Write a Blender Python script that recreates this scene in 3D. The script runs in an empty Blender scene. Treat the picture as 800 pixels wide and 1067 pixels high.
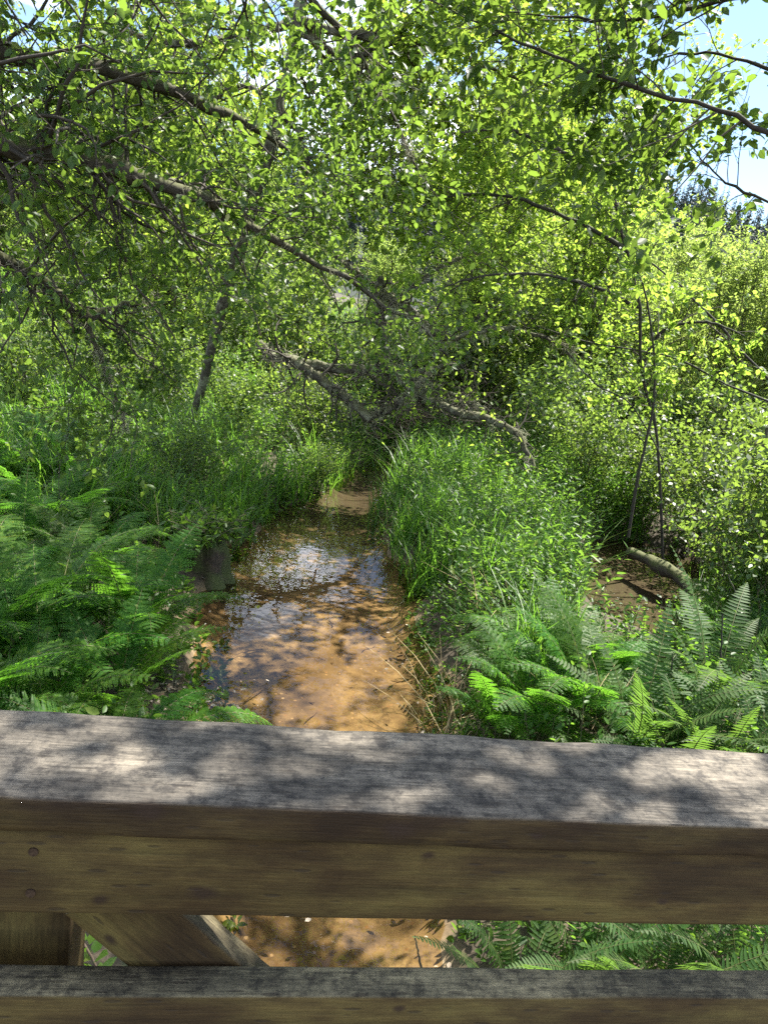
import bpy, math
import numpy as np
from math import radians, sin, cos, pi
rng = np.random.default_rng(7)
scene = bpy.context.scene
COL = scene.collection

# ------------------------------------------------------------------ camera
H = 2.5                                    # eye above the water
FPX = 806.0                                # focal length in photo pixels (800 x 1067)
TH, RO = radians(15.1), radians(8.6)
fw = np.array([0, cos(TH), -sin(TH)])
r0 = np.array([1.0, 0, 0]); d0 = np.array([0, -sin(TH), -cos(TH)])
cr = cos(RO)*r0 - sin(RO)*d0
cd = cos(RO)*d0 + sin(RO)*r0
EYE = np.array([0, 0, H])
from mathutils import Matrix, Vector
cam = bpy.data.cameras.new('camera')
camo = bpy.data.objects.new('camera', cam); COL.objects.link(camo)
M = Matrix(((cr[0], -cd[0], -fw[0], 0), (cr[1], -cd[1], -fw[1], 0), (cr[2], -cd[2], -fw[2], H), (0, 0, 0, 1)))
camo.matrix_world = M
cam.sensor_fit = 'VERTICAL'; cam.sensor_height = 24.0; cam.lens = 24.0*FPX/1067.0
cam.clip_start = 0.02; cam.clip_end = 3000
scene.camera = camo

def ray(px, py):
    return fw + (px-400)/FPX*cr + (py-533.5)/FPX*cd
def at(px, py, Y):                          # point seen at a photo position, Y metres ahead
    v = ray(px, py); return EYE + v*(Y/v[1])
def gpt(px, py, z=0.0):                     # point on a level surface
    v = ray(px, py); return (EYE + v*((z-H)/v[2]))[:2]
def proj(p):
    q = np.asarray(p) - EYE; z = q@fw
    return 400+FPX*(q@cr)/z, 533.5+FPX*(q@cd)/z

# ------------------------------------------------------------------ bookkeeping
def tag(o, label=None, cat=None, group=None, kind=None):
    if label: o['label'] = label
    if cat: o['category'] = cat
    if group: o['group'] = group
    if kind: o['kind'] = kind
    return o
def empty(name, loc=(0, 0, 0), rz=0.0, s=1.0):
    o = bpy.data.objects.new(name, None); COL.objects.link(o)
    o.location = tuple(loc); o.rotation_euler = (0, 0, rz); o.scale = (s, s, s); o.empty_display_size = 0.1
    return o
def link(name, me, parent=None):
    o = bpy.data.objects.new(name, me); COL.objects.link(o)
    if parent: o.parent = parent
    return o
def mesh(name, chunks, mat, smooth=False):
    """chunks: list of (V (n,3), F (m,3|4) int, rnd (m,) or None)"""
    V = []; loops = []; starts = []; rn = []; off = 0; ls = 0
    for c in chunks:
        v, f, r = c
        v = np.asarray(v, dtype=np.float32); f = np.asarray(f, dtype=np.int64)
        if len(f) == 0: continue
        V.append(v); k = f.shape[1]
        loops.append((f+off).ravel()); starts.append(np.arange(len(f))*k+ls)
        ls += f.size; off += len(v)
        rn.append(np.full(len(f), .5) if r is None else np.asarray(r))
    V = np.concatenate(V); loops = np.concatenate(loops).astype(np.int32)
    starts = np.concatenate(starts).astype(np.int32); rn = np.concatenate(rn).astype(np.float32)
    me = bpy.data.meshes.new(name)
    me.vertices.add(len(V)); me.vertices.foreach_set('co', V.ravel())
    me.loops.add(len(loops)); me.loops.foreach_set('vertex_index', loops)
    me.polygons.add(len(starts)); me.polygons.foreach_set('loop_start', starts)
    me.update(calc_edges=True)
    a = me.attributes.new('rnd', 'FLOAT', 'FACE'); a.data.foreach_set('value', rn)
    if smooth: me.polygons.foreach_set('use_smooth', np.ones(len(starts), dtype=bool))
    if mat is not None:
        for m in (mat if isinstance(mat, (list, tuple)) else [mat]): me.materials.append(m)
    return me

# ------------------------------------------------------------------ materials
def newmat(name):
    m = bpy.data.materials.new(name); m.use_nodes = True
    nt = m.node_tree; nt.nodes.clear()
    out = nt.nodes.new('ShaderNodeOutputMaterial')
    def N(t, **kw):
        n = nt.nodes.new(t)
        for k, v in kw.items():
            if k.startswith('i_'):
                key = k[2:]; key = int(key) if key.isdigit() else key
                n.inputs[key].default_value = v
            else: setattr(n, k, v)
        return n
    L = lambda a, b: nt.links.new(a, b)
    return m, nt, out, N, L
def ramp(N, stops, interp='LINEAR'):
    n = N('ShaderNodeValToRGB'); cr_ = n.color_ramp; cr_.interpolation = interp
    while len(cr_.elements) < len(stops): cr_.elements.new(.5)
    for e, (p, c) in zip(cr_.elements, stops):
        e.position = p; e.color = (*c, 1) if len(c) == 3 else c
    return n

def leafmat(name, dark, mid, light, trans, tf=.42, rough=.42, spec=.45, vary=.25):
    m, nt, out, N, L = newmat(name)
    at_ = N('ShaderNodeAttribute', attribute_name='rnd')
    oi = N('ShaderNodeObjectInfo')
    r = ramp(N, [(0, dark), (.5, mid), (.93, light), (1, (light[0]*1.7, light[1]*1.15, light[2]))])
    L(at_.outputs['Fac'], r.inputs[0])
    hs = N('ShaderNodeHueSaturation')
    mp = N('ShaderNodeMapRange', i_1=0.0, i_2=1.0, i_3=1-vary, i_4=1+vary); L(oi.outputs['Random'], mp.inputs[0])
    L(mp.outputs[0], hs.inputs['Value']); L(r.outputs[0], hs.inputs['Color'])
    mh = N('ShaderNodeMapRange', i_1=0.0, i_2=1.0, i_3=.485, i_4=.515)
    mm = N('ShaderNodeMath', operation='FRACT'); m7 = N('ShaderNodeMath', operation='MULTIPLY', i_1=7.31)
    L(oi.outputs['Random'], m7.inputs[0]); L(m7.outputs[0], mm.inputs[0]); L(mm.outputs[0], mh.inputs[0])
    L(mh.outputs[0], hs.inputs['Hue'])
    p = N('ShaderNodeBsdfPrincipled'); p.inputs['Roughness'].default_value = rough
    p.inputs['Specular IOR Level'].default_value = spec
    L(hs.outputs[0], p.inputs['Base Color'])
    t = N('ShaderNodeBsdfTranslucent')
    mt = N('ShaderNodeMix', data_type='RGBA', blend_type='MULTIPLY'); mt.inputs['Factor'].default_value = 1
    gain = N('ShaderNodeMix', data_type='RGBA', blend_type='MIX'); gain.inputs['Factor'].default_value = .35
    gain.inputs['A'].default_value = (*trans, 1); 
    sc = N('ShaderNodeMix', data_type='RGBA', blend_type='MULTIPLY'); sc.inputs['Factor'].default_value = 1
    sc.inputs['B'].default_value = (2.1, 2.2, 2.2, 1); L(hs.outputs[0], sc.inputs['A'])
    L(sc.outputs['Result'], gain.inputs['B'])
    L(gain.outputs['Result'], t.inputs['Color'])
    mx = N('ShaderNodeMixShader', i_0=tf); L(p.outputs[0], mx.inputs[1]); L(t.outputs[0], mx.inputs[2])
    L(mx.outputs[0], out.inputs[0])
    return m

def barkmat(name, a, b, moss=(.06, .09, .015), mossamt=.5, lichen=None):
    m, nt, out, N, L = newmat(name)
    tc = N('ShaderNodeTexCoord')
    n1 = N('ShaderNodeTexNoise', i_Scale=28.0, i_Detail=6.0, i_Roughness=.7); L(tc.outputs['Object'], n1.inputs['Vector'])
    r = ramp(N, [(.3, a), (.7, b)]); L(n1.outputs['Fac'], r.inputs[0])
    col = r.outputs[0]
    n2 = N('ShaderNodeTexNoise', i_Scale=9.0, i_Detail=5.0); L(tc.outputs['Object'], n2.inputs['Vector'])
    if lichen:
        v = ramp(N, [(.5, (0, 0, 0)), (.6, (1, 1, 1))]); L(n2.outputs['Fac'], v.inputs[0])
        mx = N('ShaderNodeMix', data_type='RGBA'); L(v.outputs[0], mx.inputs['Factor']); L(col, mx.inputs['A']); mx.inputs['B'].default_value = (*lichen, 1)
        col = mx.outputs['Result']
    if mossamt:
        g = N('ShaderNodeNewGeometry'); s = N('ShaderNodeSeparateXYZ'); L(g.outputs['Normal'], s.inputs[0])
        ad = N('ShaderNodeMath', operation='MULTIPLY_ADD'); ad.inputs[1].default_value = .5; L(s.outputs['Z'], ad.inputs[0])
        n3 = N('ShaderNodeTexNoise', i_Scale=6.0, i_Detail=4.0); L(tc.outputs['Object'], n3.inputs['Vector'])
        L(n3.outputs['Fac'], ad.inputs[2])
        v = ramp(N, [(.5, (0, 0, 0)), (.75, (mossamt,)*3)]); L(ad.outputs[0], v.inputs[0])
        mx = N('ShaderNodeMix', data_type='RGBA'); L(v.outputs[0], mx.inputs['Factor']); L(col, mx.inputs['A']); mx.inputs['B'].default_value = (*moss, 1)
        col = mx.outputs['Result']
    p = N('ShaderNodeBsdfPrincipled'); p.inputs['Roughness'].default_value = .9
    L(col, p.inputs['Base Color'])
    bp = N('ShaderNodeBump', i_Strength=.6, i_Distance=.01); L(n1.outputs['Fac'], bp.inputs['Height']); L(bp.outputs[0], p.inputs['Normal'])
    L(p.outputs[0], out.inputs[0])
    return m

def woodmat(name, base_a, base_b, grey, green=0.0, inc=.5, knots=()):
    """planed softwood along local X: brown where sheltered, silvered on its upper face, incised and knotty"""
    m, nt, out, N, L = newmat(name)
    tc = N('ShaderNodeTexCoord'); oi = N('ShaderNodeObjectInfo')
    ad = N('ShaderNodeVectorMath', operation='ADD'); L(tc.outputs['Object'], ad.inputs[0])
    mo = N('ShaderNodeVectorMath', operation='SCALE'); mo.inputs['Scale'].default_value = 9.0
    cb = N('ShaderNodeCombineXYZ'); L(oi.outputs['Random'], cb.inputs[0]); L(cb.outputs[0], mo.inputs[0]); L(mo.outputs[0], ad.inputs[1])
    P = ad.outputs[0]
    def sc(x, y, z):
        v = N('ShaderNodeVectorMath', operation='MULTIPLY'); v.inputs[1].default_value = (x, y, z); L(P, v.inputs[0]); return v.outputs[0]
    # knots
    kv = N('ShaderNodeTexVoronoi', feature='F1', i_Scale=1.0); L(sc(2.6, 9, 9), kv.inputs['Vector'])
    knot = ramp(N, [(.055, (1, 1, 1)), (.13, (0, 0, 0))]); L(kv.outputs['Distance'], knot.inputs[0])
    # growth rings: warped bands, bent round the knots
    wn = N('ShaderNodeTexNoise', i_Scale=1.0, i_Detail=2.0); L(sc(1.3, 6, 6), wn.inputs['Vector'])
    gv = N('ShaderNodeTexNoise', i_Scale=1.0, i_Detail=5.0, i_Roughness=.65); 
    wv = N('ShaderNodeVectorMath', operation='MULTIPLY_ADD'); wv.inputs[1].default_value = (0, 2.5, 2.5)
    L(wn.outputs['Color'], wv.inputs[0]); L(sc(2.2, 75, 75), wv.inputs[2]); L(wv.outputs[0], gv.inputs['Vector'])
    fi = N('ShaderNodeTexNoise', i_Scale=1.0, i_Detail=4.0, i_Roughness=.7); L(sc(22, 420, 420), fi.inputs['Vector'])
    big = N('ShaderNodeTexNoise', i_Scale=1.0, i_Detail=7.0, i_Roughness=.62); L(sc(7, 17, 17), big.inputs['Vector'])
    rc = ramp(N, [(.3, base_a), (.68, base_b)]); L(gv.outputs['Fac'], rc.inputs[0])
    gm = N('ShaderNodeMath', operation='MULTIPLY_ADD'); gm.inputs[1].default_value = .75; L(fi.outputs['Fac'], gm.inputs[0])
    gs = N('ShaderNodeMath', operation='MULTIPLY'); gs.inputs[1].default_value = .28; L(gv.outputs['Fac'], gs.inputs[0]); L(gs.outputs[0], gm.inputs[2])
    g2 = tuple(c*.26 for c in grey); g1 = tuple(c*.66 for c in grey)
    rg = ramp(N, [(.33, g2), (.45, g1), (.56, grey), (.74, tuple(min(1, c*1.3) for c in grey))]); L(gm.outputs[0], rg.inputs[0])
    # dark mildew blotches in the silvering
    bl = ramp(N, [(.36, (.36, .36, .37)), (.5, (.75, .75, .75)), (.64, (1.4, 1.38, 1.34))]); L(big.outputs['Fac'], bl.inputs[0])
    mg = N('ShaderNodeMix', data_type='RGBA', blend_type='MULTIPLY'); mg.inputs['Factor'].default_value = 1; L(rg.outputs[0], mg.inputs['A']); L(bl.outputs[0], mg.inputs['B'])
    sp = N('ShaderNodeTexNoise', i_Scale=55.0, i_Detail=6.0, i_Roughness=.75); L(P, sp.inputs['Vector'])
    spr = ramp(N, [(.40, (.40, .40, .42)), (.5, (.9, .9, .9)), (.62, (1.25, 1.24, 1.22))]); L(sp.outputs['Fac'], spr.inputs[0])
    mg2 = N('ShaderNodeMix', data_type='RGBA', blend_type='MULTIPLY'); mg2.inputs['Factor'].default_value = 1; L(mg.outputs['Result'], mg2.inputs['A']); L(spr.outputs[0], mg2.inputs['B'])
    # where it is silvered: the upper side
    g = N('ShaderNodeNewGeometry'); s = N('ShaderNodeSeparateXYZ'); L(g.outputs['Normal'], s.inputs[0])
    up = ramp(N, [(.45, (0, 0, 0)), (.8, (1, 1, 1))]); L(s.outputs['Z'], up.inputs[0])
    mx = N('ShaderNodeMix', data_type='RGBA'); L(up.outputs[0], mx.inputs['Factor']); L(mg2.outputs['Result'], mx.inputs['B'])
    # algae tint on the brown faces
    al = N('ShaderNodeMix', data_type='RGBA'); al.inputs['B'].default_value = (.12, .12, .035, 1)
    ar = ramp(N, [(.4, (0, 0, 0)), (.7, (green,)*3)]); L(big.outputs['Fac'], ar.inputs[0]); L(ar.outputs[0], al.inputs['Factor']); L(rc.outputs[0], al.inputs['A'])
    fm = N('ShaderNodeMix', data_type='RGBA', blend_type='MULTIPLY'); fm.inputs['Factor'].default_value = .5
    fr = ramp(N, [(.35, (.5, .5, .5)), (.6, (1.1, 1.1, 1.1))]); L(fi.outputs['Fac'], fr.inputs[0]); L(al.outputs['Result'], fm.inputs['A']); L(fr.outputs[0], fm.inputs['B'])
    st = N('ShaderNodeMix', data_type='RGBA', blend_type='MULTIPLY'); st.inputs['Factor'].default_value = .75
    L(fm.outputs['Result'], st.inputs['A']); L(bl.outputs[0], st.inputs['B'])
    L(st.outputs['Result'], mx.inputs['A'])
    # incising marks: short dark slits along the grain
    iv = N('ShaderNodeTexVoronoi', feature='F1', i_Scale=1.0, i_Randomness=.75); L(sc(24, 120, 120), iv.inputs['Vector'])
    ir = ramp(N, [(.16, (1, 1, 1)), (.24, (0, 0, 0))]); L(iv.outputs['Distance'], ir.inputs[0])
    inm = N('ShaderNodeMath', operation='MULTIPLY'); inm.inputs[1].default_value = inc; L(ir.outputs[0], inm.inputs[0])
    mi = N('ShaderNodeMix', data_type='RGBA'); L(inm.outputs[0], mi.inputs['Factor']); L(mx.outputs['Result'], mi.inputs['A']); mi.inputs['B'].default_value = (.025, .018, .012, 1)
    kout = knot.outputs[0]
    for kx, ky, kz, ks in knots:                # individual knots, oval along the grain
        sb_ = N('ShaderNodeVectorMath', operation='SUBTRACT'); sb_.inputs[1].default_value = (kx, ky, kz); L(tc.outputs['Object'], sb_.inputs[0])
        ml = N('ShaderNodeVectorMath', operation='MULTIPLY'); ml.inputs[1].default_value = (55/ks, 55/ks, 95/ks); L(sb_.outputs[0], ml.inputs[0])
        nz = N('ShaderNodeVectorMath', operation='MULTIPLY_ADD'); nz.inputs[1].default_value = (.9, .9, .9); L(sp.outputs['Color'], nz.inputs[0]); L(ml.outputs[0], nz.inputs[2])
        of = N('ShaderNodeVectorMath', operation='SUBTRACT'); of.inputs[1].default_value = (.45, .45, .45); L(nz.outputs[0], of.inputs[0])
        le = N('ShaderNodeVectorMath', operation='LENGTH'); L(of.outputs[0], le.inputs[0])
        kr = ramp(N, [(.35, (1, 1, 1)), (.95, (0, 0, 0))]); L(le.outputs['Value'], kr.inputs[0])
        ma = N('ShaderNodeMath', operation='MAXIMUM'); L(kout, ma.inputs[0]); L(kr.outputs[0], ma.inputs[1]); kout = ma.outputs[0]
    km = N('ShaderNodeMath', operation='MULTIPLY'); km.inputs[1].default_value = .85; L(kout, km.inputs[0])
    mk = N('ShaderNodeMix', data_type='RGBA'); L(km.outputs[0], mk.inputs['Factor']); L(mi.outputs['Result'], mk.inputs['A']); mk.inputs['B'].default_value = (.03, .017, .01, 1)
    p = N('ShaderNodeBsdfPrincipled'); p.inputs['Roughness'].default_value = .82; p.inputs['Specular IOR Level'].default_value = .3
    L(mk.outputs['Result'], p.inputs['Base Color'])
    hm = N('ShaderNodeMath', operation='ADD'); L(fi.outputs['Fac'], hm.inputs[0]); L(gv.outputs['Fac'], hm.inputs[1])
    hs = N('ShaderNodeMath', operation='SUBTRACT'); L(hm.outputs[0], hs.inputs[0]); L(inm.outputs[0], hs.inputs[1])
    bp = N('ShaderNodeBump', i_Strength=.55, i_Distance=.003); L(hs.outputs[0], bp.inputs['Height']); L(bp.outputs[0], p.inputs['Normal'])
    L(p.outputs[0], out.inputs[0])
    return m

def plain(name, c1, c2, scale=20, rough=.8, metal=0):
    m, nt, out, N, L = newmat(name)
    tc = N('ShaderNodeTexCoord'); n = N('ShaderNodeTexNoise', i_Scale=float(scale), i_Detail=5.0); L(tc.outputs['Object'], n.inputs['Vector'])
    r = ramp(N, [(.35, c1), (.65, c2)]); L(n.outputs['Fac'], r.inputs[0])
    p = N('ShaderNodeBsdfPrincipled'); p.inputs['Roughness'].default_value = rough; p.inputs['Metallic'].default_value = metal
    L(r.outputs[0], p.inputs['Base Color']); L(p.outputs[0], out.inputs[0])
    return m
def rndmat(name, c1, c2, rough=.9):
    m, nt, out, N, L = newmat(name)
    a = N('ShaderNodeAttribute', attribute_name='rnd'); r = ramp(N, [(0, c1), (1, c2)]); L(a.outputs['Fac'], r.inputs[0])
    p = N('ShaderNodeBsdfPrincipled'); p.inputs['Roughness'].default_value = rough
    L(r.outputs[0], p.inputs['Base Color']); L(p.outputs[0], out.inputs[0])
    return m

MAT = {}
MAT['alder'] = leafmat('alder_leaf', (.045, .085, .012), (.065, .115, .015), (.095, .145, .018), (.45, .62, .075), .62, .5, .25)
MAT['shade'] = leafmat('shaded_leaf', (.022, .05, .014), (.035, .07, .018), (.055, .10, .02), (.25, .38, .035), .5, .45, .3)  # darker leaf tones: the shade on the near trees is put into the colour
MAT['willow'] = leafmat('willow_leaf', (.05, .085, .018), (.075, .12, .022), (.11, .155, .03), (.45, .58, .115), .6, .5, .3)
MAT['gloss'] = leafmat('bramble_leaf', (.03, .065, .018), (.045, .085, .022), (.07, .115, .03), (.32, .46, .05), .5, .46, .4)
MAT['grass'] = leafmat('grass_blade', (.032, .085, .013), (.052, .12, .016), (.08, .15, .02), (.22, .44, .035), .5, .42, .35)
MAT['iris'] = leafmat('iris_blade', (.018, .05, .014), (.028, .07, .018), (.045, .09, .02), (.10, .22, .03), .35, .4, .5)
MAT['herb'] = leafmat('herb_leaf', (.03, .08, .014), (.05, .115, .018), (.075, .14, .024), (.24, .42, .035), .5, .45, .3)
MAT['lady'] = leafmat('lady_fern', (.03, .09, .012), (.045, .115, .015), (.065, .14, .018), (.18, .42, .025), .52, .5, .22, .2)
MAT['sword'] = leafmat('sword_fern', (.028, .065, .018), (.042, .085, .022), (.06, .105, .028), (.18, .33, .03), .45, .58, .2, .2)
MAT['conifer'] = leafmat('conifer_needle', (.022, .034, .03), (.03, .044, .038), (.04, .056, .046), (.03, .05, .03), .15, .7, .2)  # bluish cast of the distant air is mixed into the needle colour
MAT['bark'] = barkmat('mossy_bark', (.03, .024, .018), (.085, .072, .055), mossamt=.75, moss=(.075, .085, .02))
MAT['bark_dark'] = barkmat('dark_bark', (.018, .014, .011), (.05, .042, .034), mossamt=.2)
MAT['bark_grey'] = barkmat('lichened_bark', (.03, .024, .018), (.09, .078, .06), mossamt=.55, moss=(.08, .085, .025), lichen=(.17, .17, .12))
MAT['twig'] = rndmat('twig_bark', (.03, .024, .018), (.075, .062, .045))
MAT['stem'] = rndmat('shoot_bark', (.05, .05, .025), (.1, .09, .045))
MAT['lichen'] = rndmat('beard_lichen', (.2, .2, .12), (.36, .36, .24))
MAT['dead'] = rndmat('dead_twig', (.06, .04, .025), (.2, .15, .1))
MAT['straw'] = rndmat('old_straw', (.12, .085, .04), (.34, .27, .14))
MAT['litter'] = rndmat('dead_leaf', (.12, .075, .04), (.42, .36, .28))
MAT['midrib'] = rndmat('frond_stalk', (.07, .08, .02), (.12, .13, .035), .6)
_ub = np.array([cos(radians(9.7)), sin(radians(9.7)), 0]); _nb = np.array([-_ub[1], _ub[0], 0])
def knot_at(px, py, dist, zc, y, s_):
    v = ray(px, py); p_ = v*(dist/(v@_nb)); return (float(p_@_ub-.3), y, float(p_[2]+.435-zc), s_)
KN_C = [knot_at(155, 847, .581, -.019, -.07, 1.0), knot_at(415, 866, .581, -.019, -.07, 1.2), knot_at(560, 872, .581, -.019, -.07, .5)]
KN_R = [knot_at(105, 938, .593, -.084, -.019, .6), knot_at(446, 892, .593, -.084, -.019, .55), knot_at(212, 930, .593, -.084, -.019, 1.0), knot_at(690, 940, .593, -.084, -.019, .5), (-1.1, -.019, .01, 1), (1.0, -.019, -.02, 1)]
MAT['cap'] = woodmat('silvered_wood', (.028, .014, .0055), (.058, .032, .0115), (.13, .113, .09), .2, .4, KN_C)
MAT['rail'] = woodmat('treated_wood', (.046, .026, .0085), (.102, .062, .0205), (.15, .13, .08), .35, .55, KN_R)
MAT['screw'] = plain('rusty_steel', (.04, .025, .018), (.09, .06, .04), 300, .6, .6)

# ------------------------------------------------------------------ geometry kit (vectorised)
def nrm(a): return a/np.maximum(np.linalg.norm(a, axis=-1, keepdims=True), 1e-9)
def spline(pts, n):
    p = np.asarray(pts, float); m = len(p)
    q = np.vstack([2*p[0]-p[1], p, 2*p[-1]-p[-2]])
    t = np.linspace(0, m-1-1e-6, n); i = t.astype(int); u = (t-i)[:, None]
    a, b, c, d = q[i], q[i+1], q[i+2], q[i+3]
    return .5*((2*b)+(c-a)*u+(2*a-5*b+4*c-d)*u**2+(3*b-a-3*c+d)*u**3)
def tubes(P, R, k=5, rn=None):
    P = np.asarray(P, float); m, n, _ = P.shape
    R = np.asarray(R, float).reshape(m, n)
    T = nrm(np.gradient(P, axis=1))
    md = T.mean(1); ax = np.eye(3)[np.argmin(np.abs(md), 1)]
    U = nrm(np.cross(T, ax[:, None, :])); W = np.cross(T, U)
    a = np.arange(k)/k*2*pi
    V = P[:, :, None, :] + R[:, :, None, None]*(np.cos(a)[:, None]*U[:, :, None, :] + np.sin(a)[:, None]*W[:, :, None, :])
    idx = np.arange(m*n*k).reshape(m, n, k)
    A = idx[:, :-1]; B = idx[:, 1:]
    F = np.stack([A, np.roll(A, -1, 2), np.roll(B, -1, 2), B], -1).reshape(-1, 4)
    r = rng.random(m) if rn is None else np.full(m, rn)
    return V.reshape(-1, 3), F, np.repeat(r, (n-1)*k)
def caps(P, R, k):                           # closes the ends of explicit limbs
    pass
def sprout(P, R, per, t0=.15, t1=1., L=(.4, .8), ang=(35, 75), up=0., droop=0., wig=.12, npts=6, rf=.5, rmin=.0012, taper=.25, lscale=.35):
    """grow `per` children from every parent polyline"""
    m, n, _ = P.shape
    T = nrm(np.gradient(P, axis=1))
    t = (np.arange(per)[None]+rng.random((m, per)))/per*(t1-t0)+t0
    x = t*(n-1); i = np.clip(x.astype(int), 0, n-2); u = (x-i)
    mi = np.arange(m)[:, None]
    base = P[mi, i]*(1-u[..., None])+P[mi, i+1]*u[..., None]
    tan = T[mi, i]; rad = R[mi, i]*(1-u)+R[mi, i+1]*u
    base = base.reshape(-1, 3); tan = tan.reshape(-1, 3); rad = rad.ravel(); tt = t.ravel(); c = len(base)
    v = rng.normal(size=(c, 3)); v = nrm(v-(v*tan).sum(1, keepdims=True)*tan)
    a = np.radians(rng.uniform(*ang, c))[:, None]
    d = nrm(tan*np.cos(a)+v*np.sin(a)+np.array([0, 0, up]))
    Ls = rng.uniform(*L, c)*(1-lscale*tt)
    pts = [base]; st = (Ls/(npts-1))[:, None]
    for j in range(npts-1):
        d = nrm(d+rng.normal(size=(c, 3))*wig+np.array([0, 0, -droop]))
        pts.append(pts[-1]+d*st)
    Q = np.stack(pts, 1)
    rr = np.maximum(rad*rf, rmin)
    RR = rr[:, None]*np.linspace(1, taper, npts)[None]
    return Q, np.maximum(RR, rmin*.6)
LEAF6 = (np.array([[0, 0, 0], [.3, .42, .10], [.68, .36, .08], [1, 0, -.04], [.68, -.36, .08], [.3, -.42, .10]]),
         np.array([[0, 3, 2, 1], [0, 5, 4, 3]]))
LEAF4 = (np.array([[0, 0, 0], [.45, .5, .12], [1, 0, -.05], [.45, -.5, .12]]), np.array([[0, 3, 2, 1]]))
def put_leaves(B, A, Nn, L, W, tpl=LEAF6):
    """B base, A axis, Nn rough normal (all m,3)"""
    T, Fq = tpl; m = len(B)
    A = nrm(A); S = nrm(np.cross(Nn, A)); Nz = np.cross(A, S)
    L = np.broadcast_to(L, (m,))[:, None, None]; W = np.broadcast_to(W, (m,))[:, None, None]
    V = B[:, None]+A[:, None]*T[None, :, 0:1]*L+S[:, None]*T[None, :, 1:2]*W+Nz[:, None]*T[None, :, 2:3]*W
    k = len(T); F = (np.arange(m)*k)[:, None, None]+Fq[None]
    return V.reshape(-1, 3), F.reshape(-1, 4), np.repeat(rng.random(m), len(Fq))
def leaves(P, per, L=(.04, .06), asp=.65, t0=.2, droop=.3, flat=.9, tpl=LEAF6):
    m, n, _ = P.shape
    T = nrm(np.gradient(P, axis=1))
    t = (np.arange(per)[None]+rng.random((m, per)))/per*(1-t0)+t0
    x = t*(n-1); i = np.clip(x.astype(int), 0, n-2); u = x-i; mi = np.arange(m)[:, None]
    b = (P[mi, i]*(1-u[..., None])+P[mi, i+1]*u[..., None]).reshape(-1, 3)
    tan = T[mi, i].reshape(-1, 3); c = len(b)
    v = rng.normal(size=(c, 3)); v = nrm(v-(v*tan).sum(1, keepdims=True)*tan)
    ax = nrm(tan*.5+v+np.array([0, 0, -droop]))
    nn = nrm(rng.normal(size=(c, 3))*(1.05-flat*.6)+np.array([0, 0, flat]))
    ll = rng.uniform(*L, c)
    return put_leaves(b+ax*.01, ax, nn, ll, ll*asp, tpl)
def lichen_tufts(P, R, n, size=.05):
    """hair-like beard lichen hanging round a limb: n tufts of strands"""
    m, k, _ = P.shape
    mi = rng.integers(0, m, n); x = rng.random(n)*(k-1); i = np.clip(x.astype(int), 0, k-2); u = (x-i)[:, None]
    b = P[mi, i]*(1-u)+P[mi, i+1]*u; r = R[mi, i]
    s = 26
    B = np.repeat(b, s, 0)+rng.normal(size=(n*s, 3))*(np.repeat(r, s)[:, None]*.8+.008)
    d = nrm(rng.normal(size=(n*s, 3))+np.array([0, 0, -.3])); Ls = size*np.repeat(rng.uniform(.5, 1.3, n), s)*rng.uniform(.4, 1, n*s)
    pts = [B]
    for j in range(3):
        d = nrm(d+rng.normal(size=d.shape)*.5+np.array([0, 0, -.25])); pts.append(pts[-1]+d*(Ls/3)[:, None])
    Q = np.stack(pts, 1)
    return tubes(Q, np.repeat([[.0016, .0016, .0013, .0008]], len(Q), 0)*(size/.05)**.7, 3)
def limb(pts, r, n=26, jit=.016):
    P = spline(pts, n); q = rng.normal(size=(n-2, 3))*min(jit, .45*float(np.mean(r))); P[1:-1] += q
    R = np.interp(np.linspace(0, 1, n), np.linspace(0, 1, len(r)), r)*(1+rng.normal(size=n)*.10)
    return P[None], R[None]
def pxl(pts): return [at(*p) for p in pts]

# ------------------------------------------------------------------ terrain
Lp = [(240, 990), (215, 745), (222, 700), (212, 660), (196, 620), (215, 590), (250, 560), (285, 535), (330, 512), (362, 492), (380, 470), (392, 455)]
Rp = [(490, 990), (462, 745), (448, 700), (442, 640), (432, 600), (412, 575), (400, 560), (396, 540), (408, 515), (430, 490), (440, 470), (425, 455)]
Lw = np.array(sorted([tuple(gpt(*p)) for p in Lp], key=lambda q: q[1])); Rw = np.array(sorted([tuple(gpt(*p)) for p in Rp], key=lambda q: q[1]))
Lw = np.vstack([[-.2, -30], [-.15, 0], Lw[Lw[:, 1] < 12.6], [.25, 13.6], [.9, 14.5], [5, 40]]); Rw = np.vstack([[.9, -30], [.65, 0], Rw[Rw[:, 1] < 12.6], [-.05, 13.6], [-.6, 14.5], [3.5, 40]])
def creek(x, y):                             # >0 on the bank
    l = np.interp(y, Lw[:, 1], Lw[:, 0]); r = np.interp(y, Rw[:, 1], Rw[:, 0])
    return np.maximum(l-x, x-r)
def vnoise(x, y, f, seed):
    g = np.random.default_rng(seed).random((64, 64)); X = (x*f) % 63; Y = (y*f) % 63
    i = X.astype(int); j = Y.astype(int); u = X-i; v = Y-j; u = u*u*(3-2*u); v = v*v*(3-2*v)
    return (g[i, j]*(1-u)*(1-v)+g[(i+1) % 64, j]*u*(1-v)+g[i, (j+1) % 64]*(1-u)*v+g[(i+1) % 64, (j+1) % 64]*u*v)-.5
pool_c = np.array(gpt(655, 612)); pool_b = np.array(gpt(690, 592)); pool_d = np.array(gpt(688, 560))
def pools(x, y):
    a = np.hypot((x-pool_c[0])/1.0, (y-pool_c[1])/1.9)-.62
    b = np.hypot((x-pool_b[0])/1.1, (y-pool_b[1])/1.2)-.75
    return np.minimum(a, b)
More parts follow.
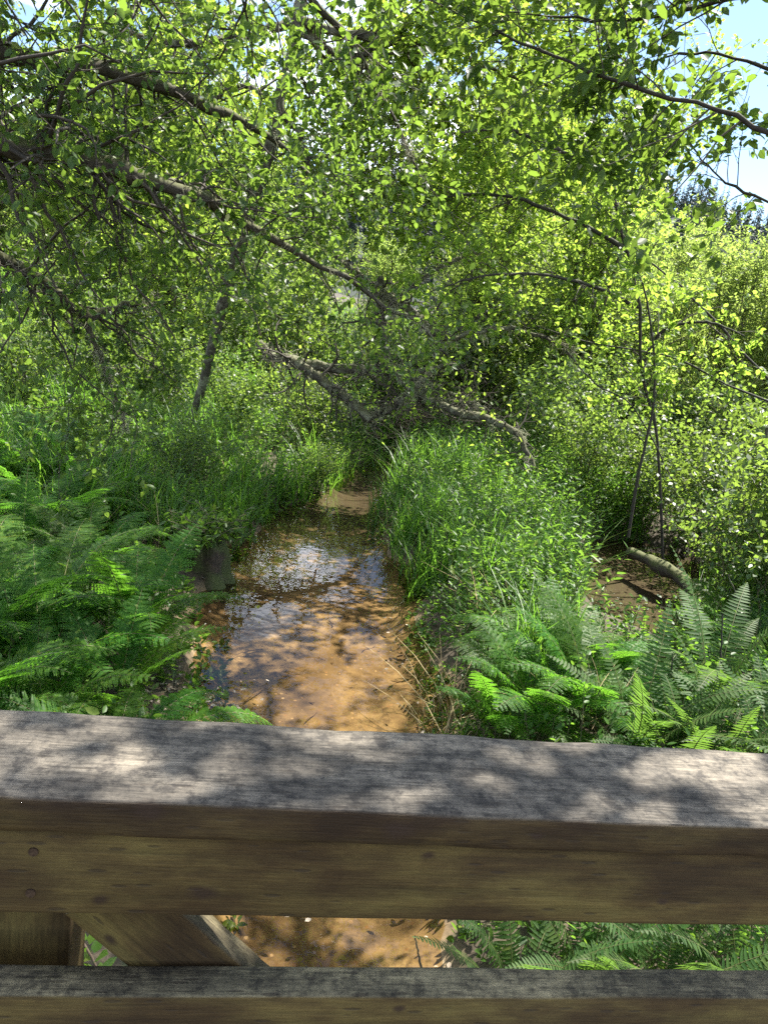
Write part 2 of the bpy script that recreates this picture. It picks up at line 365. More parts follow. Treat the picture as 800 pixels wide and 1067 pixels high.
def height(x, y):
    x = np.asarray(x, float); y = np.asarray(y, float)
    w = creek(x, y)+vnoise(x, y, 1.3, 1)*.42+vnoise(x, y, 3.6, 6)*.2+vnoise(x, y, 8, 2)*.07
    w = np.minimum(w, pools(x, y)+vnoise(x, y, 3, 5)*.2)
    t = np.clip((w+.30)/.75, 0, 1); s = t*t*(3-2*t)
    z = -.13+.30*s+np.clip(w, 0, 8)*.035
    z += vnoise(x, y, .35, 3)*.16*np.clip(w*2, 0, 1)+vnoise(x, y, 1.7, 4)*.07*np.clip(w*3+.4, .25, 1)
    z += np.clip(y-24, 0, 60)*.03*(w > 0)
    z += np.clip(-x-5, 0, 8)*.06
    return z
def axis_coords(a, b, fine0, fine1, step, n):
    core = np.arange(fine0, fine1+1e-6, step)
    lo = fine0-np.geomspace(step, fine0-a, n)[::-1]; hi = fine1+np.geomspace(step, b-fine1, n)
    return np.concatenate([lo, core, hi])
gx = axis_coords(-700, 700, -5, 7, .09, 30); gy = axis_coords(-300, 900, 1.2, 15, .09, 30)
X, Y = np.meshgrid(gx, gy, indexing='ij'); Z = height(X, Y)
idx = np.arange(X.size).reshape(X.shape)
F = np.stack([idx[:-1, :-1], idx[1:, :-1], idx[1:, 1:], idx[:-1, 1:]], -1).reshape(-1, 4)

m, nt, out, N, L = newmat('soil_and_sand')
g = N('ShaderNodeNewGeometry'); s = N('ShaderNodeSeparateXYZ'); L(g.outputs['Position'], s.inputs[0])
n1 = N('ShaderNodeTexNoise', i_Scale=2.2, i_Detail=6.0, i_Roughness=.65); L(g.outputs['Position'], n1.inputs['Vector'])
n2 = N('ShaderNodeTexNoise', i_Scale=14.0, i_Detail=6.0, i_Roughness=.7); L(g.outputs['Position'], n2.inputs['Vector'])
n3 = N('ShaderNodeTexVoronoi', feature='F1', i_Scale=17.0); L(g.outputs['Position'], n3.inputs['Vector'])
sand = ramp(N, [(.25, (.05, .029, .013)), (.43, (.105, .067, .031)), (.58, (.18, .124, .063)), (.78, (.25, .188, .108))]); L(n1.outputs['Fac'], sand.inputs[0])
deb = ramp(N, [(.50, (0, 0, 0)), (.63, (.8, .8, .8))]); L(n2.outputs['Fac'], deb.inputs[0])
sd = N('ShaderNodeMix', data_type='RGBA'); L(deb.outputs[0], sd.inputs['Factor']); L(sand.outputs[0], sd.inputs['A']); sd.inputs['B'].default_value = (.05, .03, .013, 1)
vo = ramp(N, [(.14, (1, 1, 1)), (.2, (0, 0, 0))]); L(n3.outputs['Distance'], vo.inputs[0])
vc = ramp(N, [(0, (.05, .03, .015)), (.6, (.16, .08, .03)), (1, (.4, .3, .18))]); L(n3.outputs['Color'], vc.inputs[0])
vm = N('ShaderNodeMath', operation='MULTIPLY'); vm.inputs[1].default_value = .75; L(vo.outputs[0], vm.inputs[0])
sd2 = N('ShaderNodeMix', data_type='RGBA'); L(vm.outputs[0], sd2.inputs['Factor']); L(sd.outputs['Result'], sd2.inputs['A']); L(vc.outputs[0], sd2.inputs['B'])
soil = ramp(N, [(.3, (.022, .016, .009)), (.5, (.05, .036, .02)), (.7, (.045, .05, .018))]); L(n2.outputs['Fac'], soil.inputs[0])
sx = N('ShaderNodeMath', operation='MULTIPLY_ADD'); sx.inputs[1].default_value = 1.0; L(s.outputs['X'], sx.inputs[0]); L(n1.outputs['Fac'], sx.inputs[2])
sxr = N('ShaderNodeMapRange', i_1=1.7, i_2=2.1, i_3=0.0, i_4=1.0); L(sx.outputs[0], sxr.inputs[0])
syr = N('ShaderNodeMapRange', i_1=7.2, i_2=9.0, i_3=0.0, i_4=.93); L(s.outputs['Y'], syr.inputs[0])
sm_ = N('ShaderNodeMath', operation='MAXIMUM'); L(sxr.outputs[0], sm_.inputs[0]); L(syr.outputs[0], sm_.inputs[1])
silt = N('ShaderNodeMix', data_type='RGBA'); L(sm_.outputs[0], silt.inputs['Factor']); L(sd2.outputs['Result'], silt.inputs['A']); silt.inputs['B'].default_value = (.024, .018, .011, 1); sd2 = silt
zf = N('ShaderNodeMath', operation='MULTIPLY_ADD'); zf.inputs[1].default_value = .09; L(n2.outputs['Fac'], zf.inputs[0]); L(s.outputs['Z'], zf.inputs[2])
zr = ramp(N, [(.045, (0, 0, 0)), (.11, (1, 1, 1))]); L(zf.outputs[0], zr.inputs[0])
mx = N('ShaderNodeMix', data_type='RGBA'); L(zr.outputs[0], mx.inputs['Factor']); L(sd2.outputs['Result'], mx.inputs['A']); L(soil.outputs[0], mx.inputs['B'])
p = N('ShaderNodeBsdfPrincipled'); p.inputs['Roughness'].default_value = .9; L(mx.outputs['Result'], p.inputs['Base Color'])
bp = N('ShaderNodeBump', i_Strength=.4, i_Distance=.012); L(n2.outputs['Fac'], bp.inputs['Height']); L(bp.outputs[0], p.inputs['Normal'])
L(p.outputs[0], out.inputs[0]); MAT['ground'] = m
o = link('ground', mesh('ground', [(np.stack([X, Y, Z], -1).reshape(-1, 3), F, None)], MAT['ground'], True))
tag(o, 'damp dark soil banks and the orange sandy bed of the creek', 'ground', None, 'structure')

m, nt, out, N, L = newmat('creek_water')
g = N('ShaderNodeNewGeometry')
n1 = N('ShaderNodeTexNoise', i_Scale=5.0, i_Detail=2.0, i_Roughness=.5); L(g.outputs['Position'], n1.inputs['Vector'])
bp = N('ShaderNodeBump', i_Strength=.06, i_Distance=.05); L(n1.outputs['Fac'], bp.inputs['Height'])
fr = N('ShaderNodeFresnel', i_IOR=1.34); L(bp.outputs[0], fr.inputs['Normal'])
tr = N('ShaderNodeBsdfTransparent'); tr.inputs[0].default_value = (.93, .86, .70, 1)
gl = N('ShaderNodeBsdfGlossy'); gl.inputs['Roughness'].default_value = .012; L(bp.outputs[0], gl.inputs['Normal'])
ms = N('ShaderNodeMixShader'); L(fr.outputs[0], ms.inputs[0]); L(tr.outputs[0], ms.inputs[1]); L(gl.outputs[0], ms.inputs[2]); L(ms.outputs[0], out.inputs[0])
MAT['water'] = m
wx = np.linspace(-4.5, 5.5, 30); wy = np.linspace(-6, 18.5, 60)
X, Y = np.meshgrid(wx, wy, indexing='ij'); idx = np.arange(X.size).reshape(X.shape)
F = np.stack([idx[:-1, :-1], idx[1:, :-1], idx[1:, 1:], idx[:-1, 1:]], -1).reshape(-1, 4)
o = link('water', mesh('water', [(np.stack([X, Y, X*0], -1).reshape(-1, 3), F, None)], MAT['water'], True))
tag(o, 'shallow clear creek water reflecting blue sky over orange sand', 'water', None, 'structure')

# ------------------------------------------------------------------ the railing
YAW = radians(9.7)
ub = np.array([cos(YAW), sin(YAW), 0]); nb = np.array([-sin(YAW), cos(YAW), 0])
CAPZ = H-.435
rail = empty('bridge_railing', tuple(nb*.65+np.array([0, 0, 1.0])), YAW)
tag(rail, 'weathered wooden bridge railing with a silvered flat cap board across the foreground', 'railing')
def board(name, L_, w, h, mat, cen, rot=(0, 0, 0), nseg=60, jit=.0012, bev=.005, ends=None):
    """length along local X, width along Y, height along Z; eased, slightly worn arrises; cen in railing space"""
    sect = []
    for sx, sy, a0 in ((1, 1, 0), (-1, 1, 90), (-1, -1, 180), (1, -1, 270)):
        for a in (0, 45, 90):
            q = radians(a0+a); sect.append((sx*(w/2-bev)+bev*cos(q), sy*(h/2-bev)+bev*sin(q)))
    sect = np.array(sect); k = len(sect); xs = np.linspace(-L_/2, L_/2, nseg)
    V = np.zeros((nseg, k, 3)); V[:, :, 0] = xs[:, None]; V[:, :, 1] = sect[None, :, 0]; V[:, :, 2] = sect[None, :, 1]
    wear = rng.normal(size=(nseg, k))*jit
    wear = (wear+np.roll(wear, 1, 0)+np.roll(wear, -1, 0))/2
    c = nrm(np.stack([sect[:, 0]/w, sect[:, 1]/h], -1))
    V[:, :, 1] -= np.abs(wear)*c[None, :, 0]; V[:, :, 2] -= np.abs(wear)*c[None, :, 1]
    if ends: 
        for i_, j_ in ((0, ends[0]), (-1, ends[1])): V[i_, :, 0] += V[i_, :, 1]*j_[0]+V[i_, :, 2]*j_[1]
    idx = np.arange(nseg*k).reshape(nseg, k)
    A, B = idx[:-1], idx[1:]
    F4 = np.stack([A, np.roll(A, -1, 1), np.roll(B, -1, 1), B], -1).reshape(-1, 4)[:, ::-1]
    v = V.reshape(-1, 3)
    c0 = len(v); v = np.vstack([v, V[0].mean(0), V[-1].mean(0)])
    e0 = np.stack([np.roll(idx[0], -1), idx[0], np.full(k, c0)], -1)[:, ::-1]; e1 = np.stack([idx[-1], np.roll(idx[-1], -1), np.full(k, c0+1)], -1)[:, ::-1]
    o = link(name, mesh(name, [(v, F4, None), ], mat), rail)
    if True:
        me = mesh(name, [(v, F4, None), (np.zeros((0, 3)), np.zeros((0, 3), int), None)], mat)
        bpy.data.meshes.remove(o.data) if False else None
        V2 = v; me = mesh(name, [(V2, F4, None), (V2, e0, None), (V2, e1, None)], mat); o.data = me
    o.location = cen; o.rotation_euler = rot
    return o
z0 = CAPZ-1.0                                # cap top in railing space; y in railing space is distance beyond .65
yn = .581-.65
board('cap_board', 5.6, .14, .038, MAT['cap'], (.3, yn+.07, z0-.019), jit=.002, bev=.006, nseg=160)
board('top_rail', 5.6, .038, .091, MAT['rail'], (.3, yn+.012+.019, z0-.0385-.0455), jit=.001, bev=.004, nseg=120)
zl = H-.656-1.0
board('middle_rail', 5.6, .038, .089, MAT['rail'], (.3, yn+.012+.019, zl-.0445), jit=.001, bev=.004, nseg=120)
# post: right edge of its near face at photo x~72 in the gap
def railspace(px, py, dist):                 # where the sight line meets the plane at a distance from the eye across the railing
    v = ray(px, py); t = dist/(v@nb); p = v*t; return p@ub, p[2]+H-1.0
dpost = .672
pr = railspace(73, 984, dpost)[0]
for k_, px_ in enumerate((pr-.0445, pr-.0445+1.62, pr-.0445-1.62)):
    board('post', z0-.04+.25, .089, .089, MAT['rail'], (px_, dpost-.65+.0445, (z0-.04-.25)/2), rot=(0, pi/2, 0), nseg=24, jit=.001)
# diagonal brace from the head of the post down to the right
a0 = np.array(railspace(75, 957, .634)); a1 = np.array(railspace(131, 1014, .634)); b0 = np.array(railspace(190, 960, .634)); b1 = np.array(railspace(268, 1016, .634))
dv = nrm((a1-a0)+(b1-b0)); ang = math.atan2(dv[1], dv[0])
nv = np.array([-dv[1], dv[0]]); wid = abs(((b0+b1)/2-(a0+a1)/2)@nv)
mid = (a0+a1+b0+b1)/4
tl = np.array([0, 0.0])
c_ = mid+dv*.36
board('brace', .90, .036, wid, MAT['rail'], (c_[0], .6335-.65+.0185, c_[1]), rot=(0, -ang, 0), nseg=40, jit=.001)
for px, py in ((35, 888), (32, 931)):
    q = railspace(px, py, .592)
    a = np.arange(10)/10*2*pi
    P = np.array([[[0, -.0005, 0], [0, .004, 0]]]); v, f, r_ = tubes(P, [[.0042, .0042]], 10)
    v = np.vstack([v, [[0, -.0005, 0]]]); e = np.stack([np.arange(10), (np.arange(10)+1) % 10, np.full(10, 20)], -1)
    so = link('screw', mesh('screw', [(v, f, None), (v, e, None)], MAT['screw']), rail); so.location = (q[0], .592-.65, q[1])
# deck under foot
ch = []
for i_ in range(12):
    y1 = -.12-.146*i_
    bx = np.array([[x, y, z] for x in (-2.6, 3.2) for y in (y1-.14, y1) for z in (-.04, 0.)], float)
    ch.append((bx, np.array([[0, 1, 3, 2], [4, 6, 7, 5], [0, 4, 5, 1], [2, 3, 7, 6], [0, 2, 6, 4], [1, 5, 7, 3]]), None))
bx = np.array([[x, y, z] for x in (-2.6, 3.2) for y in (-.06, .0) for z in (-.25, -.043)], float)
ch.append((bx, np.array([[0, 1, 3, 2], [4, 6, 7, 5], [0, 4, 5, 1], [2, 3, 7, 6], [0, 2, 6, 4], [1, 5, 7, 3]]), None))
dk = link('bridge_deck', mesh('bridge_deck', ch, MAT['rail'])); dk.location = tuple(nb*.65+np.array([0, 0, 1.0])); dk.rotation_euler = (0, 0, YAW)
tag(dk, 'plank deck of the footbridge under the railing', 'deck', None, 'structure')

# ------------------------------------------------------------------ foliage helpers
def tree(name, label, cat, limbs, br, tw, lf, leafmat_, barkmat_, group=None, base=None, lichen=0, licsize=.05, br2=None, twigmat='twig', names=None, k=7, t0s={}):
    """limbs: list of (P,R); br/tw/lf: sprout and leaf settings"""
    root = empty(name, (0, 0, 0)); tag(root, label, cat, group)
    for i_, (P, R) in enumerate(limbs):
        link(names[i_] if names else ('trunk' if i_ == 0 else 'limb'), mesh('limb', [tubes(P, R, k)], MAT[barkmat_], True), root)
    tw_ch = []; lf_ch = []
    for i_, (P, R) in enumerate(limbs):
        ln = np.linalg.norm(np.diff(P[0], axis=0), axis=1).sum()
        d = dict(br); nb_ = max(1, int(ln*d.pop('dens')))
        if i_ == 0 and 'skip_trunk' in d: d.pop('skip_trunk'); continue
        d.pop('skip_trunk', None)
        if i_ in t0s: d['t0'] = t0s[i_]
        B, BR = sprout(P, R, nb_, **d); tw_ch.append(tubes(B, BR, 4))
        if br2:
            B2, BR2 = sprout(B, BR, **br2); tw_ch.append(tubes(B2, BR2, 3)); B = np.concatenate([B2]); BR = BR2
        T, TR = sprout(B, BR, **tw); tw_ch.append(tubes(T, TR, 3))
        if lf: lf_ch.append(leaves(T, **lf))
    if tw_ch: link('twigs', mesh('twigs', tw_ch, MAT[twigmat], True), root)
    if lf_ch: link('crown', mesh('crown', lf_ch, MAT[leafmat_]), root)
    if lichen:
        Pa = np.concatenate([p for p, r in limbs]) if len({p.shape[1] for p, r in limbs}) == 1 else limbs[0][0]
        Ra = np.concatenate([r for p, r in limbs]) if len({p.shape[1] for p, r in limbs}) == 1 else limbs[0][1]
        link('lichen', mesh('lichen', [lichen_tufts(Pa, Ra, lichen, licsize)], MAT['lichen']), root)
    return root

# --- 1: the tree leaning in from the left bank, its limbs over the creek
t0_ = np.array([-3.35, 3.2, height(-3.35, 3.2)-.1])
limbs = [limb([t0_, t0_+[.05, .15, 1.2], t0_+[.1, .2, 2.2], t0_+[.25, .35, 3.4], t0_+[.6, .5, 5.0], t0_+[1.2, .8, 6.6]], [.19, .15, .13, .11, .07, .03]),
         limb([t0_+[.15, .25, 2.9]]+pxl([(-60, 138, 3.6), (0, 150, 3.7), (60, 160, 3.8), (130, 178, 3.9), (200, 203, 4.2), (300, 258, 4.8), (380, 300, 5.4), (450, 352, 6.0)]), [.07, .062, .056, .054, .048, .034, .024, .016, .008]),
         limb([t0_+[.05, .2, 2.1]]+pxl([(-70, 225, 4.0), (0, 266, 4.2), (45, 291, 4.3), (85, 325, 4.4), (128, 320, 4.5), (166, 312, 4.7)]), [.05, .045, .04, .036, .03, .02, .012]),
         limb([t0_+[.2, .35, 3.3]]+pxl([(-90, 20, 3.6), (20, 60, 3.8), (110, 75, 4.0), (210, 110, 4.4), (290, 150, 4.9), (350, 215, 5.4)]), [.06, .05, .042, .036, .028, .018, .009]),
         limb([t0_+[.4, .45, 4.4]]+pxl([(-60, -160, 3.3), (90, -90, 3.6), (220, -40, 3.9), (330, 5, 4.2), (390, 85, 4.5), (432, 172, 4.8)]), [.05, .045, .038, .03, .02, .011, .006]),
         limb(pxl([(85, 325, 4.4), (100, 360, 4.4), (120, 410, 4.45), (132, 450, 4.5)]), [.018, .013, .009, .004]),
         limb([t0_+[.5, .45, 4.7], t0_+[1.6, .2, 5.2], t0_+[2.9, .0, 5.5], t0_+[4.2, .1, 5.3]], [.06, .05, .035, .015]),  # this limb and the next stay out of view, added to give shade
         limb([t0_+[.55, .5, 4.9], t0_+[1.6, 1.2, 5.9], t0_+[2.6, 2.2, 6.2], t0_+[3.3, 3.2, 6.1]], [.06, .05, .035, .015])]
tree('mossy_tree', 'dark mossy tree leaning in from the left bank with limbs over the creek', 'tree', limbs,
     dict(dens=14, L=(.45, 1.15), ang=(30, 85), up=-.08, droop=.06, wig=.26, npts=9, rf=.24, rmin=.003, skip_trunk=1),
     dict(per=9, L=(.12, .42), ang=(30, 80), droop=.03, wig=.26, npts=6, rf=.45, rmin=.0013, up=-.02),
     dict(per=8, L=(.018, .062), asp=.66, t0=.45, droop=.35, flat=.6), 'shade', 'bark', lichen=170, licsize=.06)

# --- 2: upright tree behind it, fork at the top of the picture
b_ = gpt(185, 470); 
tb = np.array([b_[0], b_[1], height(*b_)-.1]); Yd = tb[1]-2.2
limbs = [limb([tb]+pxl([(205, 425, Yd+1.6), (238, 300, Yd+.8), (268, 205, Yd+.2), (287, 130, Yd), (299, 75, Yd), (311, 22, Yd), (330, -90, Yd), (345, -220, Yd)]), [.07, .06, .06, .062, .064, .062, .06, .05, .03]),
         limb(pxl([(311, 24, Yd), (250, 37, Yd-.2), (190, 46, Yd-.5), (120, 30, Yd-.8)]), [.05, .042, .036, .02]),
         limb(pxl([(311, 22, Yd), (390, 41, Yd+.1), (450, 42, Yd+.2), (520, 34, Yd+.3), (590, 18, Yd+.3)]), [.05, .042, .036, .028, .014]),
         limb(pxl([(312, 34, Yd), (350, 55, Yd+.1), (400, 57, Yd+.3), (470, 52, Yd+.5)]), [.03, .026, .02, .01]),
         limb(pxl([(290, 115, Yd), (312, 140, Yd+.1), (318, 165, Yd+.2), (345, 200, Yd+.3), (420, 205, Yd+.5), (450, 205, Yd+.6)]), [.035, .03, .028, .022, .018, .012]),
         limb(pxl([(269, 205, Yd+.2), (220, 180, Yd), (150, 190, Yd-.4), (90, 230, Yd-.8)]), [.03, .025, .018, .01]),
         limb(pxl([(290, 110, Yd), (250, 90, Yd+.5), (200, 110, Yd+1.0), (150, 90, Yd+1.4)]), [.03, .025, .018, .01]),
         limb(pxl([(311, 24, Yd), (380, 80, Yd+.6), (450, 110, Yd+1.2), (520, 120, Yd+1.8), (575, 150, Yd+2.2)]), [.035, .03, .024, .018, .008]),
         limb(pxl([(450, 42, Yd+.2), (520, 75, Yd+.6), (580, 95, Yd+.9), (640, 150, Yd+1.2)]), [.025, .02, .015, .008]),
         limb(pxl([(305, 50, Yd), (318, 90, Yd+.4), (335, 125, Yd+.7), (350, 165, Yd+1.0)]), [.022, .018, .013, .006]),
         limb(pxl([(311, 24, Yd), (340, 60, Yd+.5), (375, 75, Yd+.9), (410, 100, Yd+1.2)]), [.022, .018, .013, .006]),
         limb(pxl([(318, 165, Yd+.2), (380, 160, Yd+.8), (450, 165, Yd+1.4), (510, 190, Yd+1.8), (550, 240, Yd+2)]), [.025, .022, .018, .014, .007]),
         limb(pxl([(330, -90, Yd), (420, -120, Yd-.5), (520, -90, Yd-.9), (600, -40, Yd-1.2)]), [.04, .03, .02, .01])]
tree('alder_tree', 'slender grey alder behind the mossy tree, forking at the top of the view', 'tree', limbs,
     dict(dens=11, L=(.7, 1.7), ang=(35, 75), up=.12, droop=.03, wig=.14, npts=7, rf=.35, rmin=.004, skip_trunk=1),
     dict(per=11, L=(.25, .6), ang=(30, 70), droop=.05, wig=.14, npts=5, rf=.45, rmin=.0018),
     dict(per=12, L=(.035, .095), asp=.7, t0=.45, droop=.3, flat=.75), 'alder', 'bark_grey', lichen=40, licsize=.08)

# --- 3: leaning, half fallen tree furred with lichen at the head of the creek
Yf = 9.9
limbs = [limb(pxl([(270, 358, Yf+.5), (286, 372, Yf+.3), (304, 374, Yf+.1), (345, 384, Yf), (394, 385, Yf), (430, 388, Yf+.1), (475, 380, Yf+.3)]), [.05, .06, .065, .065, .055, .04, .02]),
         limb(pxl([(396, 288, Yf), (394, 318, Yf), (397, 350, Yf), (404, 381, Yf), (440, 412, Yf-.2), (480, 431, Yf-.4), (520, 440, Yf-.5), (540, 458, Yf-.6), (556, 486, Yf-.7)]), [.05, .07, .075, .075, .06, .055, .045, .04, .02]),
         limb(pxl([(298, 372, Yf), (330, 392, Yf-.1), (358, 412, Yf-.2), (386, 436, Yf-.3)]), [.06, .065, .065, .06]),
         limb(pxl([(386, 436, Yf-.3), (410, 424, Yf-.3), (432, 404, Yf-.4), (450, 386, Yf-.4)]), [.05, .04, .03, .015]),
         limb(pxl([(396, 305, Yf), (425, 322, Yf-.2), (448, 343, Yf-.4), (470, 352, Yf-.6), (520, 341, Yf-.9), (565, 352, Yf-1.1), (598, 363, Yf-1.2)]), [.045, .05, .055, .03, .022, .016, .008]),
         limb(pxl([(345, 260, Yf+.2), (375, 288, Yf+.1), (400, 306, Yf), (420, 318, Yf-.1)]), [.03, .04, .05, .05]),
         limb(pxl([(396, 330, Yf), (430, 298, Yf), (470, 272, Yf+.1), (505, 262, Yf+.2)]), [.04, .035, .03, .012]),
         limb(pxl([(408, 385, Yf), (450, 402, Yf-.1), (490, 420, Yf-.2), (505, 428, Yf-.2)]), [.03, .025, .02, .012])]
tree('fallen_tree', 'half fallen tree with pale lichened limbs sprawling above the creek head', 'tree', limbs,
     dict(dens=8, L=(.3, 1.1), ang=(30, 80), up=.05, droop=.02, wig=.28, npts=7, rf=.3, rmin=.006, t0=.05),
     dict(per=7, L=(.15, .4), ang=(30, 75), droop=.03, wig=.2, npts=5, rf=.5, rmin=.003),
     dict(per=1, L=(.05, .08), asp=.7, t0=.5, droop=.3, flat=.7), 'alder', 'bark_grey', lichen=120, licsize=.15)

# --- 4: tree on the right bank beside the bridge: its low boughs cross the upper right corner, its unseen upper limbs are added to shade rail and creek
t1_ = np.array([3.1, 3.3, height(3.1, 3.3)-.1])
limbs = [limb([t1_, t1_+[.0, .05, 1.5], t1_+[-.1, .05, 3.0], t1_+[-.2, -.1, 4.6], t1_+[-.4, -.2, 6.4]], [.14, .12, .10, .08, .04]),
         limb([t1_+[-.05, .05, 2.4]]+pxl([(900, 175, 3.4), (800, 138, 3.4), (740, 113, 3.45), (660, 92, 3.5), (600, 66, 3.6), (545, 45, 3.7), (490, 20, 3.8), (430, -12, 4.0)]), [.026, .013, .010, .009, .008, .007, .006, .004, .002]),
         limb([t1_+[-.1, .05, 3.1]]+pxl([(900, 5, 3.3), (800, -5, 3.4), (720, 8, 3.5), (650, 22, 3.6), (590, 18, 3.8), (520, 12, 4.0)]), [.022, .011, .009, .008, .007, .005, .003]),
         limb([t1_+[-.05, .05, 2.8]]+pxl([(900, 95, 3.5), (830, 82, 3.6), (770, 62, 3.7), (710, 55, 3.8), (655, 80, 3.9), (620, 120, 4.0)]), [.02, .010, .008, .007, .005, .003, .002]),
         limb([t1_+[.0, .05, 1.9]]+pxl([(900, 250, 3.7), (830, 222, 3.8), (775, 200, 3.9), (735, 172, 4.0), (715, 140, 4.1)]), [.018, .009, .007, .006, .004, .002]),
         limb([t1_+[-.1, .05, 3.4], t1_+[-1.2, .1, 3.75], t1_+[-2.3, .3, 3.9], t1_+[-3.3, .6, 3.85]], [.045, .035, .022, .008]),
         limb([t1_+[-.15, .0, 4.0], t1_+[-1.2, -.8, 4.4], t1_+[-2.2, -1.6, 4.5], t1_+[-3.0, -2.3, 4.3]], [.045, .035, .022, .008]),
         limb([t1_+[-.2, -.05, 4.4], t1_+[-.9, .4, 5.0], t1_+[-1.8, .9, 5.3], t1_+[-2.8, 1.5, 5.3]], [.04, .03, .02, .008]),
         limb([t1_+[-.2, -.05, 4.2], t1_+[-.6, -.9, 4.9], t1_+[-.9, -1.9, 5.2]], [.04, .03, .01]),
         limb([t1_+[-.15, -.05, 3.7], t1_+[-1.0, -.7, 4.1], t1_+[-1.8, -1.25, 4.25], t1_+[-2.6, -1.75, 4.2], t1_+[-3.3, -2.1, 4.0]], [.045, .036, .028, .018, .007]),
         limb([t1_+[-.15, -.05, 3.8], t1_+[-.7, -1.0, 4.2], t1_+[-1.3, -1.9, 4.3], t1_+[-1.6, -2.7, 4.2]], [.04, .03, .02, .007]),
         limb([t1_+[-.25, -.1, 4.9], t1_+[-.4, 1.5, 6.0], t1_+[-.6, 3.2, 6.5], t1_+[-.9, 4.8, 6.7], t1_+[-1.3, 6.2, 6.9]], [.06, .05, .04, .028, .012]),
         limb([t1_+[-.6, 3.2, 6.5], t1_+[-.1, 4.2, 6.7], t1_+[.1, 5.3, 6.8], t1_+[-.2, 6.2, 6.9]], [.035, .028, .02, .009]),
         limb([t1_+[-.5, 2.6, 6.3], t1_+[-1.2, 3.4, 6.7], t1_+[-1.3, 4.6, 7.0], t1_+[-.8, 5.6, 7.2]], [.035, .028, .02, .009]),
         limb([t1_+[-.6, 3.2, 6.5], t1_+[-.3, 3.9, 7.1], t1_+[-.5, 4.8, 7.5], t1_+[-.9, 5.6, 7.7]], [.035, .028, .02, .009]),
         limb([t1_+[-.35, 1.6, 6.0], t1_+[-1.1, 2.6, 6.2], t1_+[-1.7, 3.8, 6.3], t1_+[-2.2, 4.9, 6.6]], [.045, .035, .022, .01])]
tree('overhanging_tree', 'broadleaf tree on the right bank whose thin boughs cross the sky gap', 'tree', limbs,
     dict(dens=5.5, L=(.35, .8), ang=(30, 70), up=-.1, droop=.05, wig=.12, npts=7, rf=.45, rmin=.0022, skip_trunk=1),
     dict(per=6, L=(.15, .35), ang=(30, 65), droop=.05, wig=.12, npts=5, rf=.55, rmin=.001),
     dict(per=8, L=(.03, .068), asp=.68, t0=.3, droop=.3, flat=.8), 'shade', 'bark_dark', t0s={1: .3, 2: .34, 3: .5, 4: .55})

# --- 5: young alder on the right bank, its boughs reaching left over the water
Yr_ = 8.4
tb2 = at(706, 548, Yr_+.4); tb2[2] = height(tb2[0], tb2[1])-.1
limbs = [limb([tb2]+pxl([(684, 455, Yr_+.3), (676, 420, Yr_+.3), (668, 380, Yr_+.2), (664, 310, Yr_+.2), (645, 230, Yr_+.1), (622, 140, Yr_), (598, 60, Yr_), (585, -40, Yr_)]), [.019, .018, .018, .017, .016, .015, .014, .011, .007]),
         limb(pxl([(665, 320, Yr_+.2), (610, 296, Yr_), (545, 285, Yr_-.2), (490, 290, Yr_-.4), (445, 305, Yr_-.6)]), [.02, .018, .015, .011, .006]),
         limb(pxl([(654, 262, Yr_+.1), (600, 230, Yr_+.2), (530, 205, Yr_+.3), (470, 205, Yr_+.3), (420, 225, Yr_+.3)]), [.026, .022, .018, .013, .007]),
         limb(pxl([(632, 180, Yr_), (570, 150, Yr_-.1), (520, 135, Yr_-.2), (460, 140, Yr_-.3)]), [.022, .018, .013, .007]),
         limb(pxl([(668, 380, Yr_+.3), (690, 345, Yr_+.2), (735, 335, Yr_), (775, 350, Yr_-.2)]), [.022, .018, .013, .007])]
tree('young_alder', 'young alder on the right bank reaching bright leafy boughs left over the creek', 'tree', limbs,
     dict(dens=8, L=(.4, 1.0), ang=(35, 75), up=.02, droop=.04, wig=.14, npts=7, rf=.4, rmin=.003, t0=.2),
     dict(per=7, L=(.2, .45), ang=(30, 70), droop=.05, wig=.14, npts=5, rf=.45, rmin=.0015),
     dict(per=8, L=(.03, .088), asp=.68, t0=.45, droop=.3, flat=.75), 'alder', 'bark_dark')

# --- background shrubs and trees: prototypes then copies
def shrub_proto(hgt, spread, nst, bdens, tper, lper, leaf, asp, flat, mat, stemmat='stem', lean=.35, tpl=LEAF4):
    st = []
    for i_ in range(nst):
        a = rng.random()*2*pi; l = rng.uniform(.15, 1)*spread*lean; h_ = hgt*rng.uniform(.7, 1)
        st.append([np.array([cos(a)*.12, sin(a)*.12, -.15]), np.array([cos(a)*l*.35, sin(a)*l*.35, h_*.35]), np.array([cos(a)*l*.8, sin(a)*l*.8, h_*.72]), np.array([cos(a+.3)*l*1.3, sin(a+.3)*l*1.3, h_])])
    P = np.stack([spline(s, 12) for s in st]); P[:, 1:] += rng.normal(size=P[:, 1:].shape)*.03
    R = np.linspace(.045, .008, 12)[None]*rng.uniform(.6, 1.1, nst)[:, None]*hgt/5
    B, BR = sprout(P, R, int(hgt*bdens), t0=.1, L=(spread*.3, spread*.7), ang=(25, 65), up=.25, wig=.12, npts=6, rf=.4, rmin=.004)
    T, TR = sprout(B, BR, tper, t0=.1, L=(.25, .6), ang=(25, 60), up=.15, wig=.12, npts=5, rf=.5, rmin=.0025)
    sm = mesh('stem', [tubes(P, R, 5), tubes(B, BR, 3), tubes(T[::2], TR[::2], 3)], MAT[stemmat], True)
    T2 = np.concatenate([T]); cm = mesh('crown', [leaves(T2, lper, L=leaf, asp=asp, t0=.05, droop=.15, flat=flat, tpl=tpl)], MAT[mat])
    return sm, cm
WIL = [shrub_proto(5.0, 2.0, 7, 5, 7, 10, (.06, .11), .42, .55, 'willow') for _ in range(4)]
